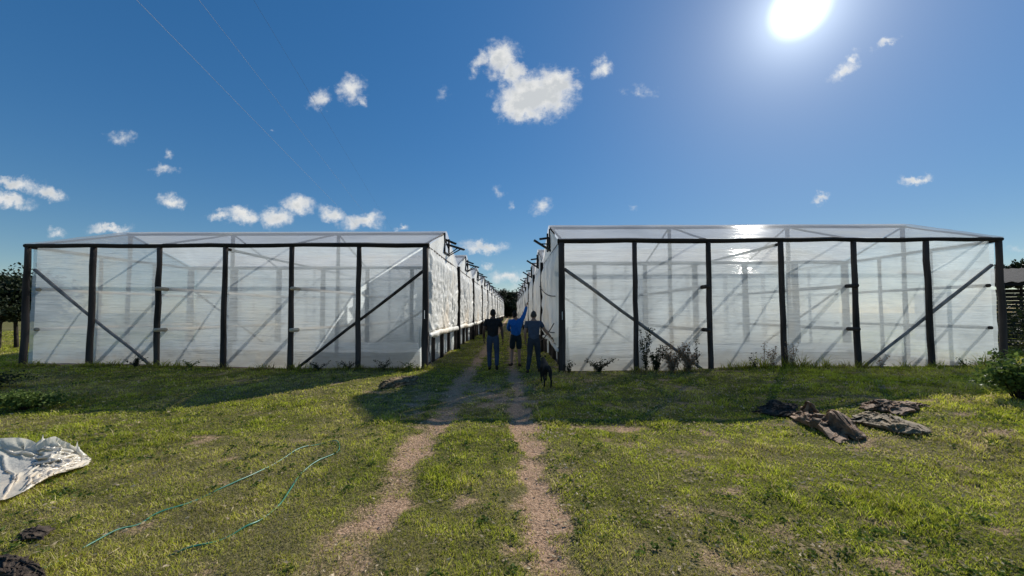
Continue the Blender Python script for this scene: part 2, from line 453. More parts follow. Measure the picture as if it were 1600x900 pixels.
def greenhouse(row, loc, s, rz, ry, W, L, H, RH, label):
    root = empty('greenhouse', loc, rz, ry)
    tag(root, label, 'greenhouse', 'greenhouses in two rows along the track')
    nb = 6; bw = W/nb
    z0 = -.25
    def P(u_, y_, z_): return (s*u_, y_, z_)
    def pole(name, a, b_, r0, r1=None, m='post', wob=.012, **k): return MB().pole(P(*a), P(*b_), r0, r1, wob, **k).build(name, M[m], root)
    # posts
    for i in range(nb+1):
        pole('post', (i*bw, 0, z0), (i*bw + random.uniform(-.02, .02), 0, H-.05), .098 if i == 0 else random.uniform(.070, .082), .082 if i == 0 else .066, wob=.010, n=10, k=8)
    for i in range(nb+1):
        pole('post', (i*bw, L-.18, z0), (i*bw, L-.18, H-.07), .06, .052)
    for i in (0, 2, 4, 6):
        pole('post', (min(max(i*bw, .08), W-.08), L/2, z0), (min(max(i*bw, .08), W-.08), L/2, RH-.08), .07, .06)
    for y_ in (.26*L, .76*L):
        pole('post', (.09, y_, z0), (.09, y_, H-.06), .065, .06)
    for y_ in (.33*L, .67*L):
        pole('post', (W-.09, y_, z0), (W-.09, y_, H-.06), .055, .05)
    # long poles
    pole('beam', (-.09, -.01, H), (W+.09, -.01, H), .068, .058, 'beam', .018, k=14)
    pole('beam', (0, L-.18, H-.01), (W, L-.18, H-.01), .055, .05, 'post', .012, k=10)
    pole('ridge_pole', (-.03, L/2, RH-.03), (W+.03, L/2, RH-.03), .05, .045, 'post', .01, k=10)
    for u_ in (.0, W):
        pole('beam', (u_, 0, H-.03), (u_, L-.1, H-.03), .05, .045)
    for i in (3,):
        pole('tie', (i*bw, .08, H-.10), (i*bw, L-.2, H-.10), .045, .035)
    for i in (0, 2, 4, 6):
        uu_ = min(max(i*bw, .04), W-.04)
        pole('rafter', (uu_, .05, H+.03), (uu_, L/2, RH-.03), .030, .026, k=4)
        pole('rafter', (uu_, L-.2, H+.0), (uu_, L/2, RH-.03), .030, .026, k=4)
    # through rails; sunlight on the left row is put into a paler colour
    for i in (2, 4):
        for z_ in (2.28, 1.10):
            pole('rail', (i*bw - .10, -.17, z_), (i*bw - .10, L-.3, z_+random.uniform(-.03, .03)), .055, .045, 'log' if s < 0 else 'post')
    for z_ in (2.28, 1.10):
        pole('rail', (W-.17, .1, z_), (W-.17, L-.2, z_), .05, .045, 'log' if s < 0 else 'post')
    # front braces outside the plastic, film haze put into the grey ones; back braces
    pole('brace', (.10, .09, 2.80), (2*bw-.10, .09, -.05), .048, .042, 'post' if s < 0 else 'brace')
    pole('brace', (W-.10, .09, 2.85), (W-2*bw+.15, .09, -.02), .046, .040, 'brace')
    pole('brace', (.10, L-.32, 2.6), (1.9*bw, L-.32, .1), .045, .04, 'post')
    pole('brace', (W-.10, L-.32, 2.7), (W-1.9*bw, L-.32, .1), .045, .04, 'post')
    # plastic
    sd = 100 if s < 0 else 200
    sheet('front_sheet', P(.05, .165, -.2), (s, 0, 0), (0, 0, 1), W-.1, H+.19, M['sheet'], root, 320, 110, .018, sd, bays=nb)
    sheet('end_sheet', P(W-.01, .1, -.2), (0, 1, 0), (0, 0, 1), L-.2, H+.17, M['sheet_side'], root, 60, 40, .03, sd+1)
    # gable at the far end
    def gable(name, u_, m_, seed, gap=False):
        na, nbn = 30, 8
        A, B = np.meshgrid(np.linspace(0, 1, na), np.linspace(0, 1, nbn), indexing='ij')
        yy = .06 + A*(L-.2); top = (RH-H)*(1-np.abs(yy-L/2)/(L/2))
        if gap:  # a slot is left open under the ridge for the vent
            top = np.where(np.abs(yy-L*.52) < L*.075, top*.30, top)
        zz = H-.02 + B*top
        xx = u_ + (fbm(yy*2, zz*3, seed, 3)-.5)*.04
        Pm = np.stack([s*xx, yy, zz], -1)
        link(name, grid_mesh(name, Pm), m_, root)
    gable('gable_sheet', W-.01, M['sheet_side'], sd+2)
    gable('gable_sheet', -.05, M['curtain'], sd+3, True)
    # roof, both slopes, sagging a little between the rafters
    A, B = np.meshgrid(np.linspace(0, 1, 120), np.linspace(0, 1, 33), indexing='ij')
    yy = -.10 + B*(L+.06)
    yc = L/2
    zz = np.where(yy < yc, H+.075 + (RH-H)*(yy/yc), H+.075 + (RH-H)*((L-yy)/yc))
    slack = np.abs(np.sin(A*nb*PI/2))*np.sin(np.clip(np.abs(yy-yc)/yc, 0, 1)*PI)*.030
    uu_ = -.07 + A*(W+.14)
    zz = zz - slack + (fbm(uu_*.6, yy*4, sd+7, 4)-.5)*.03
    link('roof_sheet', grid_mesh('roof_sheet', np.stack([s*uu_, yy, zz], -1)), M['roof'], root)
    # white strip along the foot of the back row, and the lower plastic by the track
    sheet('skirt', P(.05, L-.42, .02), (s, 0, 0), (0, 0, 1), W-.1, .32, M['skirt'], root, 60, 5, .02, sd+9)
    sheet('lower_sheet', P(.20, .12, -.15), (0, 1, 0), (0, 0, 1), L-.35, 1.35, M['lower'], root, 50, 14, .02, sd+10)
    # open vent under the ridge with propped planks
    yv = L*.52; hw = L*.075
    vf = MB()
    vf.box(P(-.06, yv-hw, H+.18), P(-.06, yv-hw, RH-.12), .05, .06).box(P(-.06, yv+hw, H+.18), P(-.06, yv+hw, RH-.12), .05, .06)
    vf.box(P(-.06, yv-hw-.05, H+.2), P(-.06, yv+hw+.05, H+.2), .05, .06)
    vf.build('vent_frame', M['plank'], root, False)
    if s < 0:
        pl = [((-.02, yv-.30, 4.22), (-.42, yv-.12, 4.08)), ((-.02, yv+.15, 4.12), (-.62, yv+.55, 3.98))]
        st = [((-.05, yv+.2, 3.72), (-.38, yv+.35, 4.0)), ((-.05, yv+.5, 3.75), (-.5, yv+.5, 4.0))]
    else:
        pl = [((-.02, yv-.30, 4.10), (-.40, yv-.25, 4.06)), ((-.02, yv-.45, 3.62), (-.60, yv-.5, 3.98))]
        st = [((-.05, yv-.45, 3.86), (-.40, yv-.48, 3.86)), ((-.10, yv-.42, 3.66), (-.10, yv-.42, 4.05))]
    for a, b_ in pl: MB().box(P(*a), P(*b_), .13, .05).build('vent_plank', M['plank'], root, False)
    for a, b_ in st: MB().box(P(*a), P(*b_), .035, .035).build('vent_prop', M['plank'], root, False)
    return root
curtains = {-1: [], 1: []}
def curtain_meshes(s, L, H, n=3):
    for k in range(n):
        seed = 300 + k*7 + (50 if s > 0 else 0)
        zb = 1.0 if s < 0 else .72
        A, B = np.meshgrid(np.linspace(0, 1, 96), np.linspace(0, 1, 64), indexing='ij')
        yy = .13 + A*(L-.32); bot = zb + (fbm(A*3, A*0, seed, 3)-.5)*(.12 if s < 0 else .34)
        zz = bot + B*(H+.02-bot)
        slack = 1.045 if s < 0 else 1.08
        ru = (L-.32)/95*slack; rv = (H+.02-zb)/63*(1.05 if s < 0 else 1.05)
        d0 = crease(yy, zz, seed+1, 8, 1.3)*(.07 if s < 0 else .12) + crease(yy, zz, seed+2, 8, .5)*(.03 if s < 0 else .06) + fbm(yy*9, zz*9, seed+6, 2)*.02
        P0 = np.stack([s*(-.04-d0), yy, zz], -1); T0 = np.stack([s*(-.035+0*yy), yy, zz], -1)
        Wp = np.zeros_like(yy); Wp[:, -1] = 1; Wp[0, :] = 1; Wp[-1, :] = 1; Wp[:, 0] = .6
        if s > 0: Wp[0, ::] = .5; Wp[0, ::9] = 1; Wp[:, 0] = .25
        def coll(P_, s=s):
            q = -s*P_[..., 0]; q = np.clip(q, .02, .30); P_[..., 0] = -s*q; return P_
        PP = relax(P0, ru, rv, Wp, T0, 46, gs=.00012, bend=.03, coll=coll)
        bot = PP[:, :1, 2] + 0*yy
        xx = s*PP[..., 0]; yy = PP[..., 1]; zz = PP[..., 2]
        cm = grid_mesh('side_curtain', np.stack([s*xx, yy, zz], -1)); cm.materials.append(M['curtain'])
        # the rolled up lower edge
        mb = MB(); pts = []; rr = []
        for i in range(34):
            t = i/33; y_ = .10 + t*(L-.30)
            zc = float(np.interp(t, A[:, 0], bot[:, 0]))
            pts.append((s*(-.06-.03*random.random()), y_, zc - .05 - .02*random.random())); rr.append((.075 + .035*random.random())*(1 if s < 0 else .5)*(.45 if i in (0, 33) else 1))
        rm = mb.tube(pts, rr, 10, jit=.16).mesh('curtain_roll'); rm.materials.append(M['curtain'])
        curtains[s].append((cm, rm))
LL, LR = 5.5, 4.8
HL, HR = 3.54, 3.56
curtain_meshes(-1, LL, HL); curtain_meshes(1, LR, HR)
ORD = ['nearest', 'second', 'third', 'fourth', 'fifth', 'sixth', 'seventh', 'eighth', 'ninth', 'tenth', 'eleventh', 'twelfth', 'thirteenth']
cpost = {}
for s_ in (-1, 1):
    random.seed(17+s_); pm_ = MB().pole((s_*-.10, .02, -.3), (s_*-.09, .02, (HL if s_ < 0 else HR)+.06), .085, .075, .02, 10, 8).mesh('post'); pm_.materials.append(M['beam']); cpost[s_] = pm_
def row(s, loc, rz, ry, W, L, H, RH, n):
    side = 'left' if s < 0 else 'right'
    first = greenhouse(s, loc, s, rz, ry, W, L, H, RH,
        ('wide clear plastic greenhouse on dark poles left of the track, front wall facing us' if s < 0 else
         'wide clear plastic greenhouse right of the track, sun glinting on its roof, weeds below'))
    parts = list(first.children)
    Mx = Matrix.Translation(loc) @ Euler((0, ry, rz)).to_matrix().to_4x4()
    for k in range(n):
        if k == 0: r = first
        else:
            r = first.copy(); C.objects.link(r); r.location = Mx @ Vector((0, k*L, 0))
            r['label'] = '%s plastic greenhouse back in the %s row, white gable facing the track' % (ORD[k], side)
            for p_ in parts:
                if k > 3 and p_.name.split('.')[0] in ('rail', 'tie', 'skirt') or p_.name.split('.')[0] == 'brace': continue
                c = p_.copy(); C.objects.link(c); c.parent = r
        cm, rm = curtains[s][k % 3]
        if k > 0:
            pb = cpost[s]; link('post', pb, None, r)
        link('side_curtain', cm, None, r); link('curtain_roll', rm, None, r)
    return first
def ground_cover(root, s, W, y0, y1):
    Mx = root.matrix_basis
    A, B = np.meshgrid(np.linspace(.3, W-.4, 90), np.linspace(y0, y1, 12), indexing='ij')
    c, sn = math.cos(root.rotation_euler.z), math.sin(root.rotation_euler.z)
    wx = root.location.x + c*s*A - sn*B; wy = root.location.y + sn*s*A + c*B
    zz = gz(wx, wy) + .03 + .02*fbm(A*2, B*3, 5, 3) + root.rotation_euler.y*s*A
    link('ground_cover', grid_mesh('ground_cover', np.stack([s*A, B, zz], -1)), M['skirt'], root)
left0 = row(-1, (-2.476, 10.6, 0), -R(.6), 0, 11.62, LL, HL, 4.48, 12)
right0 = row(1, (1.363, 10.1, 0), R(.5), -R(.35), 12.16, LR, HR, 4.50, 10)
ground_cover(left0, -1, 11.62, 4.0, 5.0)
ground_cover(right0, 1, 12.16, 3.6, 4.3)
# paper tags on the two corner posts and ropes on the right curtain
MB().box((.0, -.096, 1.42), (.0, -.096, 1.66), .125, .01).build('paper_tag', M['white_plate'], left0, False)
MB().box((.0, -.096, 1.40), (.0, -.096, 1.62), .15, .01).build('paper_tag', M['white_plate'], right0, False)
for a, b_ in (((-.16, .1, 2.05), (-.22, 4.4, 2.62)), ((-.2, .05, 1.05), (-.28, 3.2, 1.25)), ((-.2, .1, 1.3), (-.5, 2.4, .62))):
    a = Vector(a); b_ = Vector(b_)
    pts = [a.lerp(b_, i/9) - Vector((0, 0, .12*math.sin(i/9*PI))) for i in range(10)]
    MB().tube(pts, .014, 6).build('tie_rope', M['rope'], right0)
a = [(.05, .0, 1.25), (.12, -.02, .9), (.10, .04, .5), (.16, .06, .15), (.3, -.1, .03)]
MB().tube(a, .012, 6).build('tie_rope', M['rope'], left0)

# ------------------------------------------------------------------ plants
def tree(name, loc, h, cr, label, seed, m='leaf_dark', stems=1, nleaf=9000, low=.35, lsize=.22, group=None, sq=.8):
    rg = np.random.default_rng(seed); random.seed(seed)
    r = empty(name, loc); tag(r, label, 'tree', group)
    ends = []
    for sdx in range(stems):
        mb = MB(); off = Vector((random.uniform(-1, 1), random.uniform(-.6, .6), 0))*(cr*.45 if stems > 1 else 0)
        top = Vector((off.x*1.3+random.uniform(-.3, .3)*cr*.3, off.y*1.3, h*random.uniform(.62, .8)))
        mid = off.lerp(top, .5) + Vector((random.uniform(-.12, .12)*cr, 0, 0))
        mb.tube([off+Vector((0, 0, -.3)), off.lerp(mid, .5), mid, mid.lerp(top, .5), top], [h*.022, h*.018, h*.015, h*.011, h*.006], 8)
        for k in range(9):
            t = random.uniform(low, .95); st = off.lerp(top, t)
            an = random.uniform(0, 2*PI); ln = cr*random.uniform(.5, .95)*(1.1-.4*t)
            e = st + Vector((math.cos(an)*ln, math.sin(an)*ln, random.uniform(.15, .5)*ln))
            mb.tube([st, st.lerp(e, .5)+Vector((0, 0, -.05*ln)), e], [h*.008, h*.005, h*.0025], 5)
            ends += [e, st.lerp(e, .65)]
        ends.append(top)
        mb.build('trunk', M['bark'], r)
    cl = []
    for e in ends:
        for _ in range(3):
            cl.append(np.array(e) + rg.normal(size=3)*np.array([cr*.22, cr*.22, h*.05]))
    cl = np.array(cl); cl[:, 2] = np.clip(cl[:, 2], h*low, h*.97)
    idx = rg.integers(0, len(cl), nleaf); rad = rg.uniform(.10, .30, len(cl))*cr
    P_ = cl[idx] + rg.normal(size=(nleaf, 3))*rad[idx][:, None]*np.array([.62, .62, .45])
    P_[:, 2] = np.clip(P_[:, 2], h*low*.8, h*1.02)
    leaf_obj('crown', P_, lsize, seed, M[m], r, aspect=.6)
    return r
TG = 'trees beyond the greenhouses'
def gtop(px, py, d): return at(px, py, d).z
tree('broadleaf_tree', (-20.9, 15.2, 0), gtop(20, 408, 15.2), 1.9, 'dark spreading tree with thin bare stems behind the left end of the greenhouse', 1, stems=4, nleaf=9000, lsize=.17, low=.42)
tree('broadleaf_tree', (-31, 20, 0), 5.6, 2.6, 'dark tree farther left behind the thin stemmed one', 2, stems=2, nleaf=7000, low=.3)
px_list = [(774, 455, 112, 5.0), (793, 449, 116, 5.4), (812, 455, 114, 5.0), (832, 460, 122, 5), (752, 460, 122, 5.5)]
nm = ['left of the two tallest trees closing the far end of the track', 'tallest dark tree closing the far end of the track between the rows', 'dark tree at the far end of the track beside the right row', 'dark tree mostly hidden behind the far end of the right row', 'dark tree mostly hidden behind the far end of the left row']
for i, (px, py, d, cr) in enumerate(px_list):
    p_ = at(px, 488, d); tree('broadleaf_tree', (p_.x, d, 0), gtop(px, py, d), cr, nm[i], 10+i, nleaf=13000, low=.05, lsize=.55)
p_ = at(1586, 488, 30); tree('broadleaf_tree', (p_.x+.6, 30, 0), gtop(1586, 392, 30), 1.5, 'dark round tree crown showing over the shed roof at the right edge', 20, nleaf=6000, low=.6, lsize=.25)

# shed at the right edge
SH0 = (22.3, 15.2, 0)
shed = empty('shed', SH0, R(-18)); tag(shed, 'dark timber shed with low sheet roof at the right edge behind the greenhouse', 'shed')
M['shed_wall'] = mat_simple('shed_wall', (.012, .010, .009), (.05, .042, .035), 5, .9, .6, (6, 6, .4))
M['shed_roof'] = mat_simple('shed_roof', (.03, .03, .03), (.09, .085, .08), 4, .95, .5, (8, .5, 1))
mb = MB()
for k in range(16):
    z_ = .1+k*.16
    mb.box((-2.2, 0, z_), (4, 0, z_+random.uniform(-.01, .01)), .03, .15).box((-2.2, 0, z_), (-2.2, 4, z_), .03, .15)
mb.build('wall', M['shed_wall'], shed, False)
for x_ in (-2.25, 0, 2, 4): MB().pole((x_, -.1, -.2), (x_, -.1, 2.75), .09).build('post', M['post'], shed)
A, B = np.meshgrid(np.linspace(0, 1, 80), np.linspace(0, 1, 6), indexing='ij')
Pm = np.stack([-2.9+A*7.5, -.6+B*5.2, 2.85+B*1.0+.03*np.sin(A*80*PI/2)], -1)
link('roof', grid_mesh('roof', Pm), M['shed_roof'], shed)
mb = MB().box((-2.9, -.55, 2.76), (4.5, -.55, 2.76), .08, .12); mb.build('eave_board', M['beam'], shed, False)

def shrub(name, loc, rx, rz, label, seed, m='leaf_mid', n=2600, ls=.07, stems=14, cat='shrub', flat=.2, aspect=.65, ry=None):
    rg = np.random.default_rng(seed); random.seed(seed)
    r = empty(name, loc); tag(r, label, cat)
    mb = MB(); tips = []
    ry = ry or rx
    for k in range(stems):
        an = random.uniform(0, 2*PI); q = random.uniform(.2, 1)
        e = Vector((math.cos(an)*rx*q, math.sin(an)*ry*q, rz*random.uniform(.55, 1.05)*(1.1-.4*q)))
        mid = e*.5 + Vector((0, 0, rz*.12))
        mb.tube([(0+e.x*.1, e.y*.1, -.05), mid, e], [.012*rz+.004, .008*rz+.003, .003], 5); tips += [e, mid.lerp(e, .5), mid]
    mb.build('stem', M['bark'], r)
    cl = np.array([tuple(t) for t in tips]); idx = rg.integers(0, len(cl), n)
    P_ = cl[idx] + rg.normal(size=(n, 3))*np.array([rx*.22, ry*.22, rz*.13]); P_[:, 2] = np.maximum(P_[:, 2], .01)
    leaf_obj('foliage', P_, ls, seed, M[m], r, flat=flat, aspect=aspect)
    return r
p_ = G(1596, 626); shrub('leafy_shrub', p_, .42, .60, 'broad leaved green shrub at the right edge in front of the greenhouse corner', 31, 'leaf_mid', n=1900, ls=.065, stems=22, aspect=.7)
p_ = at(1592, 530, 10.3); shrub('leafy_shrub', (p_.x+1.15, 10.4, .1), .8, 1.35, 'dark bush standing against the right end of the greenhouse', 32, 'leaf_weed', 3000, .08, 18)
p_ = at(1598, 500, 12.5); shrub('leafy_shrub', (p_.x+1.2, 12.5, .1), 1.2, 2.1, 'taller dark bush between the greenhouse end and the shed', 33, 'leaf_dark', 4200, .10, 22)
p_ = at(1562, 488, 9.75); shrub('leafy_shrub', (p_.x, 9.75, float(gz(p_.x, 9.75))), .22, .45, 'sunlit pale leaved plant at the foot of the right corner post', 34, 'leaf_mid', 420, .05, 9)
p_ = G(46, 640); shrub('low_shrub', p_, .75, .28, 'low spreading green bush on the lawn at the left edge', 35, 'leaf_mid', 2200, .05, 24, ry=.35)
p_ = G(-30, 612); shrub('low_shrub', p_, .6, .35, 'darker low bush cut by the left edge of the picture', 36, 'leaf_weed', 1500, .05, 18)

def weed(px, d, h, label, seed, m='leaf_weed', n=180, spread=.18, ls=.05, stems=5, z0=None):
    random.seed(seed); rg = np.random.default_rng(seed)
    p_ = at(px, 488, d); z_ = float(gz(p_.x, d))
    r = empty('weed', (p_.x, d, z_)); tag(r, label, 'weed', 'weeds along the greenhouse walls')
    mb = MB(); P_ = []
    for k in range(stems):
        hx = h*random.uniform(.55, 1.0); dx = random.uniform(-spread, spread); dy = random.uniform(-.05, .05)
        pts = [Vector((dx*.4*t + dx*t*t, dy*t, hx*t)) for t in (0, .35, .7, 1)]
        mb.tube(pts, [.007, .006, .004, .002], 5)
        for q in range(n//stems):
            t = rg.uniform(.12, 1.0); P_.append((dx*.4*t+dx*t*t + rg.normal()*.035, dy + rg.normal()*.02, hx*t + rg.normal()*.02))
    mb.build('stem', M['bark'] if m != 'leaf_brown' else M['log'], r)
    leaf_obj('foliage', np.array(P_), ls, seed, M[m], r, aspect=.5)
    return r
FR = 9.93
weed(1008, FR, 1.25, 'tall dark leafy weed just right of the second post of the right greenhouse', 41, n=520, spread=.2, stems=8, ls=.06)
weed(1024, FR, .75, 'dark bushy weed beside the tall one on the right greenhouse front', 411, n=700, spread=.22, stems=9, ls=.06)
weed(1050, FR, .85, 'dry brown weed clump at the middle of the second bay, right greenhouse', 42, 'leaf_brown', 1500, .34, .055, 22)
weed(1074, FR, .75, 'dry brown weed clump leaning on the third post of the right greenhouse', 43, 'leaf_brown', 1200, .26, .055, 18)
weed(1088, FR, 1.15, 'thin arching weed with dark leaves against the third post, right greenhouse', 44, n=110, spread=.16, stems=3)
weed(1192, FR, 1.05, 'slender tall weed with seed head left of the fourth post, right greenhouse', 45, 'leaf_brown', n=90, spread=.07, stems=2, ls=.04)
weed(1178, FR, .45, 'short dark leafy weed left of the slender one, right greenhouse', 46, n=70, spread=.15, stems=4, ls=.06)
weed(1206, FR, .62, 'brown bushy weed against the left side of the fourth post, right greenhouse', 461, 'leaf_brown', 200, spread=.14, stems=6)
weed(1236, FR, .75, 'brown bushy weed on the right side of the fourth post, right greenhouse', 47, 'leaf_brown', 320, .17, .045, 8)
weed(935, FR, .42, 'low dark weed tuft in the first bay of the right greenhouse', 48, n=700, spread=.34, stems=18)
weed(888, FR, .35, 'small weed at the foot of the right corner post by the track', 49, n=160, spread=.14, stems=6)
weed(1375, FR, .42, 'small reddish weed right of the fifth post, right greenhouse', 50, 'leaf_brown', 130, .25, .045, 7)
weed(1505, FR, .30, 'small green weed in the last bay of the right greenhouse', 51, 'leaf_mid', 90, .2, .05, 5)
weed(500, 10.42, .25, 'low curly weed under the left greenhouse brace', 52, n=160, spread=.25, stems=8)
weed(545, 10.42, .28, 'low curly weed beside the second post of the left greenhouse', 53, n=160, spread=.25, stems=8)
weed(598, 10.42, .32, 'low dark weed at the foot of the first bay, left greenhouse', 54, n=200, spread=.25, stems=8)
weed(640, 10.42, .26, 'low weed close to the corner post of the left greenhouse', 55, 'leaf_mid', n=160, spread=.2, stems=6)
weed(215, 10.42, .34, 'low weed where the left brace meets the ground', 56, n=220, spread=.3, stems=9)
weed(300, 10.42, .24, 'low weed in the third bay from the left end of the left greenhouse', 57, 'leaf_mid', n=120, spread=.2, stems=6)

# ------------------------------------------------------------------ crumpled things on the ground
def crumple(name, corners, h, label, cat, seed, m, nu=90, nv=60, ridge=1.0, fs=2.2, edge=.05, comp=1.6):
    """a crumpled cloth spread over the quad of four ground points"""
    c = [np.array(G(*q)) for q in corners]
    A, B = np.meshgrid(np.linspace(0, 1, nu), np.linspace(0, 1, nv), indexing='ij')
    a = A + (fbm(A*3, B*4, seed, 4)-.5)*.42; b_ = B + (fbm(A*4+9, B*3, seed+1, 4)-.5)*.55
    Pm = ((1-a)*(1-b_))[..., None]*c[0] + (a*(1-b_))[..., None]*c[1] + (a*b_)[..., None]*c[2] + ((1-a)*b_)[..., None]*c[3]
    ar = (np.linalg.norm(c[1]-c[2]) + np.linalg.norm(c[0]-c[3]))/2; br = (np.linalg.norm(c[1]-c[0]) + np.linalg.norm(c[2]-c[3]))/2
    ar, br = br, ar
    x, y = Pm[..., 0], Pm[..., 1]
    env = np.sin(np.clip(A, 0, 1)*PI)**.5*np.sin(np.clip(B, 0, 1)*PI)**.5
    z_ = gz(x, y) + .008 + h*env*(.25+.75*crease(x, y, seed+3, 8, 1.6/fs)) + .15*h*fbm(x*25, y*25, seed+8, 2)
    P0 = np.stack([x, y, z_], -1); T0 = P0.copy(); T0[..., 2] = gz(x, y) + .02
    floor = h*env*(.05+.85*crease(x, y, seed+12, 7, 2.4/fs)*fbm(A*3, B*2, seed+13, 2)*1.8) + .02
    Wp = np.zeros_like(x); Wp[0] = Wp[-1] = .35; Wp[:, 0] = Wp[:, -1] = .35
    def coll(P_, hh=h):
        gr = gz(P_[..., 0], P_[..., 1]); P_[..., 2] = np.clip(P_[..., 2], gr+floor, gr+floor+hh*.8); return P_
    Pm = relax(P0, ar/(nu-1)*comp, br/(nv-1)*comp, Wp, T0, 40, gs=.0003, bend=.04, coll=coll)
    o = link(name, grid_mesh(name, Pm), m); tag(o, label, cat)
    return o
M['sack'] = mat_simple('old_sacking', (.06, .032, .016), (.36, .20, .105), 7, .75, .8, bscale=60, spec=.4)
M['sack2'] = mat_simple('green_sacking', (.07, .048, .024), (.34, .24, .12), 7, .75, .8, bscale=60, spec=.4)
crumple('crumpled_sacking', [(1232, 650), (1262, 642), (1345, 676), (1318, 696)], .23, 'crumpled brown sacking in the sun, nearest heap on the right lawn', 'sacking', 61, M['sack'], 110, 70, 1, 6.5)
crumple('crumpled_sacking', [(1330, 662), (1355, 647), (1440, 670), (1428, 684)], .20, 'flatter greenish crumpled sacking right of the nearest brown heap', 'sacking', 63, M['sack2'], 100, 60, 1, 5.5)
crumple('crumpled_sacking', [(1345, 640), (1365, 628), (1450, 636), (1420, 650)], .20, 'crumpled sacking at the shadow edge, farthest right of the heaps', 'sacking', 65, M['sack'], 100, 60, 1, 4.5)
crumple('crumpled_sacking', [(1180, 648), (1190, 632), (1250, 634), (1245, 654)], .16, 'dark sacking heap lying in the greenhouse shadow left of the sunlit ones', 'sacking', 67, M['soil'], 70, 50, 1, 4.5)  # shade put into the colour: sacking in the dark soil material
crumple('rubble_heap', [(592, 610), (606, 596), (655, 590), (650, 603)], .09, 'small heap of pale torn scraps and soil left of the shaded track', 'rubble', 69, M['sack2'], 60, 40, 1, 9)
crumple('soil_clod', [(18, 850), (40, 832), (88, 828), (62, 848)], .05, 'small dark clod of peat on the lawn below the white plastic', 'soil', 71, M['soil'], 50, 40, 1, 14)
crumple('soil_clod', [(-40, 915), (-20, 880), (55, 882), (62, 915)], .07, 'larger dark mound of soil cut by the bottom left corner', 'soil', 73, M['soil'], 60, 50, 1, 9)

# loose white plastic at the left edge
def loose_plastic():
    A, B = np.meshgrid(np.linspace(0, 1, 130), np.linspace(0, 1, 72), indexing='ij')
    near = [(-190, 830), (-60, 812), (10, 790), (62, 768), (100, 748), (137, 726)]
    farr = [(-190, 745), (-60, 728), (10, 722), (60, 722), (100, 722), (139, 722)]
    N_ = np.array([G(*q) for q in near]); Fq = np.array([G(*q) for q in farr])
    t = np.linspace(0, 1, 6)
    Pn = np.stack([np.interp(A, t, N_[:, k]) for k in range(3)], -1); Pf = np.stack([np.interp(A, t, Fq[:, k]) for k in range(3)], -1)
    Bw = B + (fbm(A*7, B*4, 80, 3)-.5)*.18
    Pm = Pn*(1-Bw[..., None]) + Pf*Bw[..., None]
    x, y = Pm[..., 0], Pm[..., 1]
    env = np.clip((1-A)*4, 0, 1)**.7
    back = sstep(.40, .90, B)*np.clip((1.0-A)*3.5, 0, 1)
    hh_ = .02 + env*(.12*crease(x, y, 85, 8, .8, 1.2, 2.1, .5) + .04*crease(x, y, 86, 8, .3)) + back*.22*(1 - .45*np.exp(-((A-.60)/.04)**2))
    P0 = Pm.copy(); P0[..., 2] = gz(x, y) + hh_
    T0 = P0.copy()
    Wp = np.zeros_like(x); Wp[0] = .5; Wp[-1] = .4; Wp[:, 0] = .25; T0[:, 0, 2] = gz(x, y)[:, 0] + .006; T0[-1, :, 2] = gz(x, y)[-1] + .02
    Wp[:, -1] = .10
    for ap in (.63, .905): i_ = int(ap*(x.shape[0]-1)); Wp[i_, -1] = 1; T0[i_, -1, 2] += .09
    Lx = np.linalg.norm(np.diff(P0[:, :, :2], axis=0), axis=-1).sum(0).mean()/(x.shape[0]-1); Ly = np.linalg.norm(np.diff(P0, axis=1), axis=-1).sum(1).mean()/(x.shape[1]-1)
    floor = .025 + .5*(hh_-.02)*np.clip((1-A)*6, 0, 1)
    def coll(P_):
        gr = gz(P_[..., 0], P_[..., 1]); P_[..., 2] = np.clip(P_[..., 2], gr+floor, gr+floor+.22); return P_
    Pm = relax(P0, Lx*1.20, Ly*1.22, Wp, T0, 60, gs=.0003, bend=.10, coll=coll)
    o = link('plastic_sheet', grid_mesh('plastic_sheet', Pm), M['loose'])
    tag(o, 'loose crumpled white plastic sheet lying on the lawn at the left edge', 'plastic sheet')
loose_plastic()

# garden hose
def smooth_path(pts, n=10):
    out_ = []
    for i in range(len(pts)-1):
        p0 = pts[max(i-1, 0)]; p1 = pts[i]; p2 = pts[i+1]; p3 = pts[min(i+2, len(pts)-1)]
        for k in range(n):
            t = k/n
            out_.append(.5*((2*p1)+(p2-p0)*t+(2*p0-5*p1+4*p2-p3)*t*t+(3*p1-p0-3*p2+p3)*t**3))
    out_.append(pts[-1]); return out_
hp = [(40, 905), (75, 888), (120, 862), (180, 833), (215, 820), (245, 805), (290, 789), (345, 764), (390, 746), (430, 724), (470, 702), (500, 694), (520, 690), (530, 697), (525, 708), (497, 722), (470, 740), (455, 765), (437, 789), (405, 815), (378, 829), (340, 846), (295, 860), (262, 870)]
pp = smooth_path([Vector((*G(*q).xy, 0)) for q in hp], 8)
random.seed(3)
for i, q in enumerate(pp): q.z = float(gz(q.x, q.y)) + .009 + .010*math.sin(i*.33)
M['hose'] = mat_simple('green_hose', (.02, .13, .08), (.05, .24, .16), 5, .35, .05, spec=.6)
o = MB().tube(pp, .0065, 8).build('garden_hose', M['hose']); tag(o, 'thin green garden hose looped across the left lawn', 'hose')

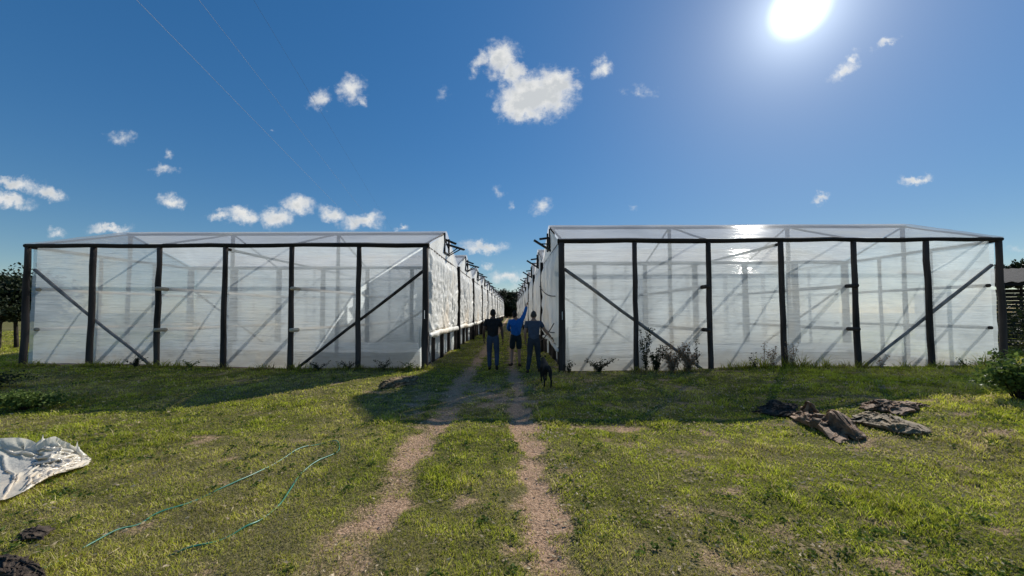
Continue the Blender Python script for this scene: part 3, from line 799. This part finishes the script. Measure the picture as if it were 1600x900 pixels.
# dry leaves, chips and twigs
def litter():
    rg = np.random.default_rng(90); P_ = []; S = []
    n = 17000
    y = (2.0**.5 + rg.random(n)*(9.0**.5-2.0**.5))**2; x = (rg.random(n)*2-1)*(1.4*y)
    w = sstep(.46, .64, fbm(x*1.6+3, y*2.0, 95, 4))*np.where(x > .4, 1, .22) + .035
    k = rg.random(n) < w*.75
    P0 = np.stack([x[k], y[k], gz(x[k], y[k])+.012+.014*rg.random(k.sum())], 1)
    V, q, t = leaves(P0, .024+.004*P0[:, 1], 91, flat=.75, aspect=.5)
    n3 = 60000
    y = (1.9**.4 + rg.random(n3)*(11.0**.4-1.9**.4))**2.5; x = (rg.random(n3)*2-1)*(1.4*y)
    k = rg.random(n3) < .25 + .75*track(x, y); x = x[k]; y = y[k]
    P3 = np.stack([x, y, gz(x, y)+.008], 1)
    V3, q3, t3 = leaves(P3, .014+.006*y, 94, flat=.93, aspect=.10)
    n2 = 500
    y = (2.0**.5 + rg.random(n2)*(8.0**.5-2.0**.5))**2; x = (rg.random(n2)*2-1)*(1.3*y)
    P1 = np.stack([x, y, gz(x, y)+.016], 1)
    V2, q2, t2 = leaves(P1, .075, 92, flat=.9, aspect=.07)
    me = np_mesh('dry_leaves', np.concatenate([V, V2, V3]), np.concatenate([q, q2+len(V), q3+len(V)+len(V2)]), np.concatenate([t, t2, t3]), False)
    o = link('dry_leaves', me, mat_leaf('straw_leaf', (.26, .19, .11), (.80, .66, .44), .3, 14)); tag(o, 'pale dry leaves, chips and twigs scattered over the lawn', 'leaf litter', kind='stuff')
litter()
def stones():
    rg = np.random.default_rng(101); n = 3000
    y = (1.9**.6 + rg.random(n)*(9.0**.6-1.9**.6))**(1/.6); x = (rg.random(n)*2-1)*(1.3*y)
    k = rg.random(n) < .02 + .75*track(x, y); x = x[k]; y = y[k]; n = len(x)
    c = np.stack([x, y, gz(x, y)+.003], 1); r = (.004 + .012*rg.random(n)**4)[:, None]*(1+.1*y[:, None])
    dirs = np.array([(1, 0, 0), (0, 1, 0), (-1, 0, 0), (0, -1, 0), (.1, .1, .8), (0, 0, -.5)])
    V = np.stack([c + d*r*rg.uniform(.6, 1.4, (n, 3)) for d in dirs], 1).reshape(-1, 3)
    f = np.array([(0, 1, 4), (1, 2, 4), (2, 3, 4), (3, 0, 4), (1, 0, 5), (2, 1, 5), (3, 2, 5), (0, 3, 5)])
    q = (np.arange(n)[:, None, None]*6 + f[None]).reshape(-1)
    o = link('pebbles', np_mesh('pebbles', V, q, np.full(n*8, 3), False), mat_simple('pebble', (.26, .17, .11), (.62, .46, .33), 30, .9, .3))
    tag(o, 'small pebbles and crumbs of soil lying in the wheel tracks', 'pebbles', kind='stuff')
stones()

def rosettes():
    rg = np.random.default_rng(97); n = 1700
    y = (1.9**.6 + rg.random(n)*(10.0**.6-1.9**.6))**(1/.6); x = (rg.random(n)*2-1)*(1.42*y)
    k = (fbm(x*.9, y*1.1, 98, 3) > .47) & (bare(x, y) < .35); x = x[k]; y = y[k]; n = len(x)
    m_ = 9; an = rg.random((n, m_))*2*PI; rr = rg.random((n, m_))*(.035+.03*rg.random((n, 1)))
    X_ = (x[:, None]+np.cos(an)*rr).ravel(); Y_ = (y[:, None]+np.sin(an)*rr).ravel()
    P_ = np.stack([X_, Y_, gz(X_, Y_)+.014+.02*rg.random(n*m_)], 1)
    V, q, t = leaves(P_, .030, 99, flat=.8, aspect=.62)
    o = link('ground_weeds', np_mesh('ground_weeds', V, q, t, False), mat_leaf('clover_leaf', (.04, .075, .015), (.14, .20, .04), .4, 6))
    tag(o, 'small broad leaved weeds growing through the lawn grass', 'ground weeds', kind='stuff')
rosettes()

# ------------------------------------------------------------------ overhead wires and pole
wires_dx = [-5.9, -4.7, -3.65]
names = ['leftmost of three thin overhead wires crossing the sky at upper left', 'middle one of three thin overhead wires crossing the sky', 'rightmost dark thin overhead wire ending above the left greenhouse roof']
M['wire'] = mat_simple('wire', (.30, .34, .40), (.36, .40, .46), 4, .5, 0)
kx = -110/F
for dx, lb, wr_ in zip(wires_dx, names, (.0040, .0030, .0020)):
    pts = []
    for i in range(41):
        y_ = -12 + i*2.0
        pts.append(Vector((dx + kx*y_, y_, CAMZ + 6.0)))
    o = MB().tube(pts, wr_, 5).build('overhead_wire', M['wire'] if wr_ > .002 else M['rope']); tag(o, lb, 'wire', 'overhead wires')
for yy_, lb in ((68, 'wooden utility pole carrying the three wires far behind the left greenhouses'),):
    r = empty('utility_pole', (-4.75+kx*yy_, yy_, 0)); tag(r, lb, 'utility pole')
    MB().pole((0, 0, -.3), (0, 0, 8.0), .13, .09, .01).build('pole', M['bark'], r)
    MB().box((-1.4, 0, 7.56), (1.4, 0, 7.56), .1, .07).build('crossarm', M['plank'], r, False)

# ------------------------------------------------------------------ people
def skin_geo(verts, edges, radii, sub=2, root=0):
    me = bpy.data.meshes.new('tmp'); me.from_pydata([tuple(v) for v in verts], edges, [])
    o = bpy.data.objects.new('tmp', me); C.objects.link(o)
    o.modifiers.new('Skin', 'SKIN'); 
    sv = me.skin_vertices[0].data
    for i, r in enumerate(radii):
        sv[i].radius = r if hasattr(r, '__len__') else (r, r); sv[i].use_root = (i == root)
    ss = o.modifiers.new('S', 'SUBSURF'); ss.levels = sub; ss.render_levels = sub
    dg = bpy.context.evaluated_depsgraph_get(); dg.update()
    em = bpy.data.meshes.new_from_object(o.evaluated_get(dg))
    V = [v.co.copy() for v in em.vertices]; Fc = [tuple(p.vertices) for p in em.polygons]
    bpy.data.objects.remove(o); bpy.data.meshes.remove(me); bpy.data.meshes.remove(em)
    return V, Fc
def join_geo(parts):
    V = []; Fc = []
    for v_, f_ in parts:
        b0 = len(V); V += [tuple(q) for q in v_]; Fc += [tuple(i+b0 for i in f) for f in f_]
    return V, Fc
def geo_obj(name, g_, m, parent):
    me = bpy.data.meshes.new(name); me.from_pydata(g_[0], [], g_[1]); me.update()
    me.polygons.foreach_set('use_smooth', np.full(len(me.polygons), True)); return link(name, me, m, parent)
def head_geo(c, yaw=0, tilt=0, s=1.0):
    bm = bmesh.new(); bmesh.ops.create_uvsphere(bm, u_segments=24, v_segments=18, radius=1)
    rot = Euler((tilt, 0, yaw)).to_matrix()
    for v in bm.verts:
        x, y, z = v.co
        w = .073*(1 - .18*max(0, -z)**1.2)
        nx = x*w; ny = y*.095 + (.012 if z < 0 else 0)*max(0, y); nz = z*.118
        if y > .75 and abs(x) < .35 and -.35 < z < .12: ny += .022*(1-abs(x)/.35)     # nose
        if y > .7 and abs(x) > .2 and abs(x) < .6 and 0 <= z < .3: ny -= .010           # eye sockets
        if y > .7 and abs(x) < .4 and -.62 < z < -.42: ny += .005                       # lips
        if abs(x) > .93 and abs(z) < .28 and -.3 < y < .25: nx *= 1.16                  # ears
        v.co = c + rot @ (Vector((nx, ny, nz))*s)
    V = [v.co.copy() for v in bm.verts]; Fc = [tuple(v.index for v in f.verts) for f in bm.faces]; bm.free()
    return V, Fc
def hair_geo(c, yaw=0, tilt=0, s=1.0, seed=0):
    bm = bmesh.new(); bmesh.ops.create_uvsphere(bm, u_segments=28, v_segments=20, radius=1)
    rot = Euler((tilt, 0, yaw)).to_matrix(); kill = []
    rr = random.Random(seed)
    for v in bm.verts:
        x, y, z = v.co
        if z < -.30 - .2*max(0, -y) or (y > .30 and z < .42): kill.append(v)
        k = 1 + rr.uniform(-.02, .03)
        v.co = c + rot @ (Vector((x*.079*k, y*.101*k, z*.123*k))*s)
    bmesh.ops.delete(bm, geom=kill, context='VERTS')
    bm.verts.index_update()
    V = [v.co.copy() for v in bm.verts]; Fc = [tuple(v.index for v in f.verts) for f in bm.faces]; bm.free()
    return V, Fc
def hand_geo(w, d, side, curl=.5):
    """w wrist, d direction the hand points; five fingers rooted in the palm"""
    d = d.normalized(); fwd = Vector((0, 1, 0)); fwd = (fwd - d*fwd.dot(d)).normalized(); out_ = d.cross(fwd)*side
    parts = [skin_geo([w, w+d*.035, w+d*.085], [(0, 1), (1, 2)], [.024, (.022, .034), (.016, .038)], 1)]
    for k, (o_, ln) in enumerate(((-.028, .062), (-.010, .072), (.010, .068), (.028, .054))):
        b0 = w + d*.075 + fwd*(-o_); b1 = b0 + d*ln*.5 - out_*curl*.012; b2 = b1 + d*ln*.35 - out_*curl*.03; b3 = b2 + d*ln*.2 - out_*curl*.03
        parts.append(skin_geo([b0, b1, b2, b3], [(0, 1), (1, 2), (2, 3)], [.0095, .009, .008, .007], 1))
    t0 = w + d*.03 + fwd*.020; t1 = t0 + d*.025 + fwd*.024; t2 = t1 + d*.032 + fwd*.004
    parts.append(skin_geo([t0, t1, t2], [(0, 1), (1, 2)], [.012, .0105, .009], 1))
    return parts
def person(loc, rz, label, J, shirt, trousers, shoes, skin, hair, shorts=False, hyaw=0, htilt=0, sleeve=.5, scale=1.0, hc='hair_m'):
    """J: joint dict in metres, x right, y forward, z up"""
    r = empty('person', loc, rz); tag(r, label, 'person', 'men walking up the track'); r.scale = (scale,)*3
    V = {k: Vector(v) for k, v in J.items()}
    pel, wst, chs, nk = V['pelvis'], V['waist'], V['chest'], V['neck']
    hd = V['head']
    verts = [pel, wst, chs, nk, hd]; rad = [(.14, .105), (.125, .095), (.15, .105), (.063, .066), (.056, .062)]
    edges = [(0, 1), (1, 2), (2, 3), (3, 4)]
    def add(parent, pts, rs):
        p0 = parent
        for q, rr_ in zip(pts, rs):
            verts.append(q); rad.append(rr_); edges.append((p0, len(verts)-1)); p0 = len(verts)-1
    for sd in ('l', 'r'):
        sh, el, wr = V['sh_'+sd], V['el_'+sd], V['wr_'+sd]
        add(2, [sh, sh.lerp(el, .5), el, el.lerp(wr, .4), wr], [.06, .050, .040, .040, .026])
        hp_, kn, an = V['hip_'+sd], V['kn_'+sd], V['an_'+sd]
        add(0, [hp_, hp_.lerp(kn, .5), kn, kn.lerp(an, .35), an], [.088, .078, .054, .056, .036])
    body = [skin_geo(verts, edges, rad, 2)]
    body.append(head_geo(hd + Vector((0, .015, .06)), hyaw, htilt))
    for sd, sg in (('l', -1), ('r', 1)):
        body += hand_geo(V['wr_'+sd], V['wr_'+sd]-V['el_'+sd], sg)
    geo_obj('body', join_geo(body), skin, r)
    geo_obj('hair', hair_geo(hd + Vector((0, .010, .064)), hyaw, htilt), hair, r)
    # shirt
    verts, rad, edges = [pel+Vector((0, 0, -.06)), wst, chs, chs.lerp(nk, .80)], [(.172, .138), (.152, .126), (.172, .128), (.088, .078)], [(0, 1), (1, 2), (2, 3)]
    for sd in ('l', 'r'):
        sh, el, wr = V['sh_'+sd], V['el_'+sd], V['wr_'+sd]
        if sleeve > 1: add(2, [sh, sh.lerp(el, .5), el, el.lerp(wr, sleeve-1)], [.074, .066, .056, .046])
        else: add(2, [sh, sh.lerp(el, sleeve*.5), sh.lerp(el, sleeve)], [.074, .067, .063])
    geo_obj('shirt', skin_geo(verts, edges, rad, 2), shirt, r)
    verts, rad, edges = [pel+Vector((0, 0, .0)), wst.lerp(pel, .2)], [(.160, .122), (.142, .114)], [(0, 1)]
    for sd in ('l', 'r'):
        hp_, kn, an = V['hip_'+sd], V['kn_'+sd], V['an_'+sd]
        if shorts: add(0, [hp_, hp_.lerp(kn, .5), hp_.lerp(kn, .92)], [.106, .100, .092])
        else: add(0, [hp_, hp_.lerp(kn, .5), kn, kn.lerp(an, .5), an+Vector((0, 0, .0))], [.102, .092, .072, .066, .058])
    geo_obj('shorts' if shorts else 'trousers', skin_geo(verts, edges, rad, 2), trousers, r)
    for sd in ('l', 'r'):
        an = V['an_'+sd]; to = V['toe_'+sd]
        he = an + (an-to).normalized()*.045; he.z = min(an.z-.03, an.z)
        geo_obj('shoe', skin_geo([an+Vector((0, 0, .02)), he, he.lerp(to, .5), to], [(0, 1), (1, 2), (2, 3)], [.045, .042, .045, .036], 2), shoes, r)
    return r
def cloth(name, c, k=1.5): return mat_simple(name, c, tuple(v*k for v in c), 7, .9, .9, bscale=11, bdist=.05)
skin1 = mat_simple('skin_dark', (.07, .035, .022), (.11, .06, .04), 12, .55, .05)
skin2 = mat_simple('skin_tan', (.30, .17, .12), (.36, .22, .16), 12, .55, .05)
hairm = mat_simple('dark_hair', (.008, .007, .006), (.02, .017, .014), 40, .8, .6)
hairg = mat_simple('short_grey_hair', (.04, .035, .03), (.09, .08, .07), 40, .8, .6)
shoe_m = cloth('dark_shoe', (.015, .013, .012)); shoe_b = cloth('brown_boot', (.05, .03, .02))
base = dict(pelvis=(0, 0, .90), waist=(0, .0, 1.06), chest=(0, .01, 1.27), neck=(0, .0, 1.42), head=(0, .02, 1.49),
    sh_l=(-.185, .01, 1.345), sh_r=(.185, .01, 1.345), hip_l=(-.09, 0, .84), hip_r=(.09, 0, .84))
def J(**k): d = dict(base); d.update(k); return d
pA = G(770, 578.5)
person(pA, 0, 'man in black t-shirt and blue jeans walking away, left of the three men', J(
    el_l=(-.245, -.05, 1.08), wr_l=(-.25, .06, .85), el_r=(.25, -.01, 1.07), wr_r=(.275, -.10, .84),
    kn_l=(-.10, .07, .47), an_l=(-.085, -.02, .085), toe_l=(-.10, .15, .04), kn_r=(.11, .02, .46), an_r=(.115, -.16, .13), toe_r=(.12, -.03, .045)),
    cloth('black_tshirt', (.011, .011, .012), 2), cloth('blue_jeans', (.034, .050, .085)), shoe_m, skin1, hairm, sleeve=.65, scale=1.02, hyaw=.1)
pB = G(806, 572.5)
person(pB, R(8), 'man in bright blue shirt and dark shorts raising his right arm, between the other two', J(
    chest=(.0, .01, 1.27), neck=(-.01, -.01, 1.42), head=(-.03, -.01, 1.48),
    sh_r=(.175, .01, 1.37), el_r=(.285, .05, 1.60), wr_r=(.35, .08, 1.83), el_l=(-.22, .10, 1.12), wr_l=(-.13, .28, 1.05),
    kn_l=(-.10, .10, .47), an_l=(-.14, -.06, .10), toe_l=(-.20, .09, .04), kn_r=(.10, .0, .46), an_r=(.09, -.12, .09), toe_r=(.16, .03, .04)),
    cloth('blue_shirt', (.015, .13, .42), 1.25), cloth('dark_shorts', (.015, .025, .03)), shoe_b, skin2, hairm, shorts=True, sleeve=1.85, htilt=.35, hyaw=-.5, scale=1.0)
pC = G(834, 583)
person(pC, R(-4), 'man in slate t-shirt and work trousers, right arm held out, right of the three', J(
    el_r=(.315, .04, 1.13), wr_r=(.47, .10, .965), el_l=(-.235, -.05, 1.08), wr_l=(-.22, .08, .85),
    kn_l=(-.11, .04, .47), an_l=(-.16, -.10, .085), toe_l=(-.19, .05, .04), kn_r=(.12, .10, .47), an_r=(.15, .12, .09), toe_r=(.16, .28, .04)),
    cloth('slate_tshirt', (.055, .068, .10)), cloth('work_trousers', (.03, .035, .045)), shoe_b, skin2, hairg, sleeve=.6, scale=.99, hyaw=-.05)
# dog walking away from us
pD = G(855, 605)
dog = empty('dog', pD, R(4)); tag(dog, 'black dog walking away beside the man on the right', 'dog'); dog.scale = (.9, .9, .9)
dv = [(0, .0, .50), (0, .18, .47), (0, .36, .47), (0, .50, .52), (0, .60, .60), (0, .68, .63), (0, .80, .59), (0, -.06, .48)]
de = [(0, 1), (1, 2), (2, 3), (3, 4), (4, 5), (5, 6), (0, 7)]
dr_ = [(.085, .085), (.080, .085), (.10, .115), (.085, .10), (.055, .06), (.06, .058), (.026, .026), (.06, .06)]
def addl(p0, pts, rs):
    for q, rr_ in zip(pts, rs):
        dv.append(q); dr_.append((rr_, rr_)); de.append((p0, len(dv)-1)); p0 = len(dv)-1
addl(0, [(-.075, .02, .40), (-.08, .08, .28), (-.075, -.07, .17), (-.07, -.03, .03), (-.07, .03, .018)], [.06, .042, .023, .018, .022])
addl(0, [(.075, -.02, .40), (.08, .02, .28), (.075, -.16, .18), (.07, -.14, .03), (.07, -.08, .018)], [.06, .042, .023, .018, .022])
addl(3, [(-.075, .50, .38), (-.075, .48, .24), (-.07, .50, .12), (-.07, .52, .018)], [.045, .030, .021, .022])
addl(3, [(.075, .52, .38), (.075, .58, .24), (.07, .60, .12), (.07, .64, .018)], [.045, .030, .021, .022])
addl(7, [(.02, -.14, .44), (.05, -.20, .34), (.07, -.24, .24)], [.024, .018, .010])
M['fur'] = mat_simple('black_fur', (.006, .006, .006), (.02, .018, .016), 30, .8, .8)
parts_ = [skin_geo([Vector(q) for q in dv], de, dr_, 2)]
for sg in (-1, 1): parts_.append(skin_geo([Vector((sg*.04, .66, .67)), Vector((sg*.065, .65, .70)), Vector((sg*.085, .66, .655))], [(0, 1), (1, 2)], [(.012, .022), (.010, .022), (.006, .014)], 1))
geo_obj('body', join_geo(parts_), M['fur'], dog)

# ------------------------------------------------------------------ light and sky
sd_ = ray(1249, 14).normalized()
el = math.asin(sd_.z); az = math.atan2(sd_.x, sd_.y)
sl = bpy.data.lights.new('sun', 'SUN'); so = bpy.data.objects.new('sun', sl); C.objects.link(so)
sl.energy = 5.0; sl.angle = R(.53); sl.color = (1, .95, .86)
so.rotation_euler = (-sd_).to_track_quat('-Z', 'Y').to_euler(); so.location = (0, 0, 20)

w = bpy.data.worlds.new('World'); sc.world = w; w.use_nodes = True; nt = w.node_tree; nt.nodes.clear()
out = nt.nodes.new('ShaderNodeOutputWorld')
sky = nd(nt, 'TexSky'); sky.sky_type = 'NISHITA'; sky.sun_disc = False; sky.sun_elevation = el; sky.sun_rotation = az
sky.altitude = 200; sky.air_density = 1.0; sky.dust_density = .15; sky.ozone_density = 3.0
tc = nd(nt, 'TexCoord').outputs['Generated']
D = nd(nt, 'VectorMath', {0: tc}, operation='NORMALIZE').outputs[0]
skyc = nd(nt, 'HueSaturation', {'Hue': .499, 'Saturation': 1.29, 'Value': 1.0, 'Color': sky.outputs[0]})
# aureole
dt = nd(nt, 'VectorMath', {0: D, 1: tuple(sd_)}, operation='DOT_PRODUCT').outputs['Value']
ang = math_(nt, 'ARCCOSINE', math_(nt, 'MINIMUM', dt, .999999))
disc = nd(nt, 'MapRange', {0: ang.outputs[0], 1: .010, 2: .056, 3: 1.0, 4: 0.0}, interpolation_type='SMOOTHSTEP')
g1 = math_(nt, 'EXPONENT', math_(nt, 'MULTIPLY', ang, -21.0))
g2 = math_(nt, 'EXPONENT', math_(nt, 'MULTIPLY', ang, -3.6))
gl = math_(nt, 'ADD', math_(nt, 'MULTIPLY', disc, 14.0), math_(nt, 'ADD', math_(nt, 'MULTIPLY', g1, 14.0), math_(nt, 'MULTIPLY', g2, .6)))
glc = nd(nt, 'MixRGB', {0: 1.0, 1: (.86, .95, 1.0, 1), 2: gl.outputs[0]}, blend_type='MULTIPLY')
sb = nd(nt, 'SeparateColor', {0: skyc.outputs[0]})
kf = math_(nt, 'DIVIDE', 1.58, math_(nt, 'MULTIPLY_ADD', sb.outputs[2], .145, 1.0))
skyc = nd(nt, 'VectorMath', {0: skyc.outputs[0], 'Scale': kf.outputs[0]}, operation='SCALE')
skyg = nd(nt, 'MixRGB', {0: 1.0, 1: skyc.outputs[0], 2: glc.outputs[0]}, blend_type='ADD')
# clouds, placed by direction
sx = nd(nt, 'SeparateXYZ', {0: D})
ysafe = math_(nt, 'MAXIMUM', sx.outputs[1], .05)
U_ = math_(nt, 'DIVIDE', sx.outputs[0], ysafe); V_ = math_(nt, 'DIVIDE', sx.outputs[2], ysafe)
uv = nd(nt, 'CombineXYZ', {0: U_.outputs[0], 1: V_.outputs[0], 2: 0.0})
nz = nd(nt, 'TexNoise', {'Vector': uv.outputs[0], 'Scale': 26.0, 'Detail': 8.0, 'Roughness': .62})
off = nd(nt, 'VectorMath', {0: nz.outputs['Color'], 1: (.5, .5, .5)}, operation='SUBTRACT')
offs = nd(nt, 'VectorMath', {0: off.outputs[0], 'Scale': .066}, operation='SCALE')
uvw = nd(nt, 'VectorMath', {0: uv.outputs[0], 1: offs.outputs[0]}, operation='ADD')
uvs = nd(nt, 'VectorMath', {0: uvw.outputs[0], 1: (1, 1, 0)}, operation='MULTIPLY').outputs[0]
clouds = [  # px, py, rx, ry, tilt, weight
 (838, 148, 66, 44, 8, 1.5), (868, 130, 40, 28, 0, 1.4), (812, 165, 42, 30, 0, 1.4), (783, 90, 30, 34, -25, 1.2), (800, 112, 30, 24, -40, 1.2), (752, 92, 24, 14, 35, .8), (742, 108, 10, 14, 0, .6),
 (941, 107, 19, 18, 0, .95), (1000, 142, 34, 10, 5, .5), (548, 140, 24, 26, 20, .9), (500, 157, 18, 22, -20, .85), (568, 158, 10, 12, 0, .7),
 (188, 215, 28, 13, 0, .62), (265, 236, 9, 8, 0, .6), (256, 263, 26, 9, -8, .62), (425, 202, 6, 4, -20, .5), (270, 316, 25, 13, -12, 1.0), (693, 146, 12, 12, 0, .4),
 (25, 288, 44, 12, -12, 1.0), (78, 302, 30, 13, -10, 1.0), (12, 312, 50, 14, -10, 1.0), (86, 362, 20, 9, 0, .8), (172, 357, 40, 9, 0, 1.0),
 (345, 337, 22, 10, 0, .9), (380, 337, 32, 16, -10, 1.1), (432, 340, 34, 18, 0, 1.1), (468, 320, 30, 18, -10, 1.1), (520, 335, 30, 14, -20, 1.0), (565, 346, 40, 15, 5, 1.15), (630, 355, 10, 6, 0, .7),
 (845, 322, 22, 15, 25, .8), (755, 386, 44, 11, 0, .95), (763, 414, 14, 7, 0, .7), (776, 300, 10, 12, 60, .45), (802, 320, 8, 8, 60, .5), (795, 432, 36, 14, 0, .85), (735, 436, 40, 12, 0, .6), (830, 452, 50, 14, 0, .7), (780, 460, 60, 12, 0, .6),
 (1318, 112, 32, 13, 38, .95), (1334, 92, 16, 10, 50, .85), (1385, 66, 26, 9, 30, .8), (1430, 280, 30, 9, 8, .95), (1284, 310, 15, 8, 0, .85), (990, 324, 12, 5, 0, .5), (1590, 388, 20, 10, 0, .4)]
fld = None
for (px, py, rx, ry, tl, wt) in clouds:
    rr_ = ray(px, py); cu, cv = rr_.x/rr_.y, rr_.z/rr_.y
    mp = nd(nt, 'Mapping', {0: uvs, 'Location': (cu, cv, 0), 'Rotation': (0, 0, R(tl)), 'Scale': (rx*1.25/F, ry*1.25/F, 1)}, vector_type='TEXTURE')
    ln = nd(nt, 'VectorMath', {0: mp.outputs[0]}, operation='LENGTH')
    v_ = math_(nt, 'MULTIPLY_ADD', ln.outputs['Value'], -wt, wt)
    fld = v_ if fld is None else math_(nt, 'MAXIMUM', fld, v_)
nf = nd(nt, 'TexNoise', {'Vector': uv.outputs[0], 'Scale': 38.0, 'Detail': 7.0, 'Roughness': .66})
dens = math_(nt, 'ADD', fld, math_(nt, 'MULTIPLY_ADD', nf.outputs[0], 1.1, -.62))
alpha = nd(nt, 'MapRange', {0: dens.outputs[0], 1: .02, 2: .95, 3: 0.0, 4: .98}, interpolation_type='SMOOTHSTEP')
fwd_ = nd(nt, 'MapRange', {0: sx.outputs[1], 1: .10, 2: .2, 3: 0.0, 4: 1.0})
al = math_(nt, 'MULTIPLY', alpha, fwd_, clamp=True)
nf2 = nd(nt, 'TexNoise', {'Vector': uv.outputs[0], 'Scale': 20.0, 'Detail': 6.0})
shade = math_(nt, 'ADD', dens, math_(nt, 'MULTIPLY_ADD', nf2.outputs[0], 1.5, -.85))
cc = ramp(nt, shade.outputs[0], [(.15, (.80, .84, .87)), (.55, (.92, .92, .90)), (1.25/1.3, (.66, .69, .71))])
ccs = nd(nt, 'VectorMath', {0: cc.outputs[0], 'Scale': 9.0}, operation='SCALE')
ccg = nd(nt, 'MixRGB', {0: .8, 1: ccs.outputs[0], 2: glc.outputs[0]}, blend_type='ADD')
fin = nd(nt, 'MixRGB', {0: al.outputs[0], 1: skyg.outputs[0], 2: ccg.outputs[0]})
bg = nd(nt, 'Background', {'Color': fin.outputs[0], 'Strength': .1})
nt.links.new(bg.outputs[0], out.inputs[0])

# ------------------------------------------------------------------ render settings
sc.view_settings.view_transform = 'Standard'; sc.view_settings.look = 'None'; sc.view_settings.exposure = 0; sc.view_settings.gamma = 1
cy = sc.cycles
cy.max_bounces = 10; cy.diffuse_bounces = 4; cy.glossy_bounces = 3; cy.transmission_bounces = 6; cy.transparent_max_bounces = 24
cy.sample_clamp_indirect = 6; cy.use_denoising = True
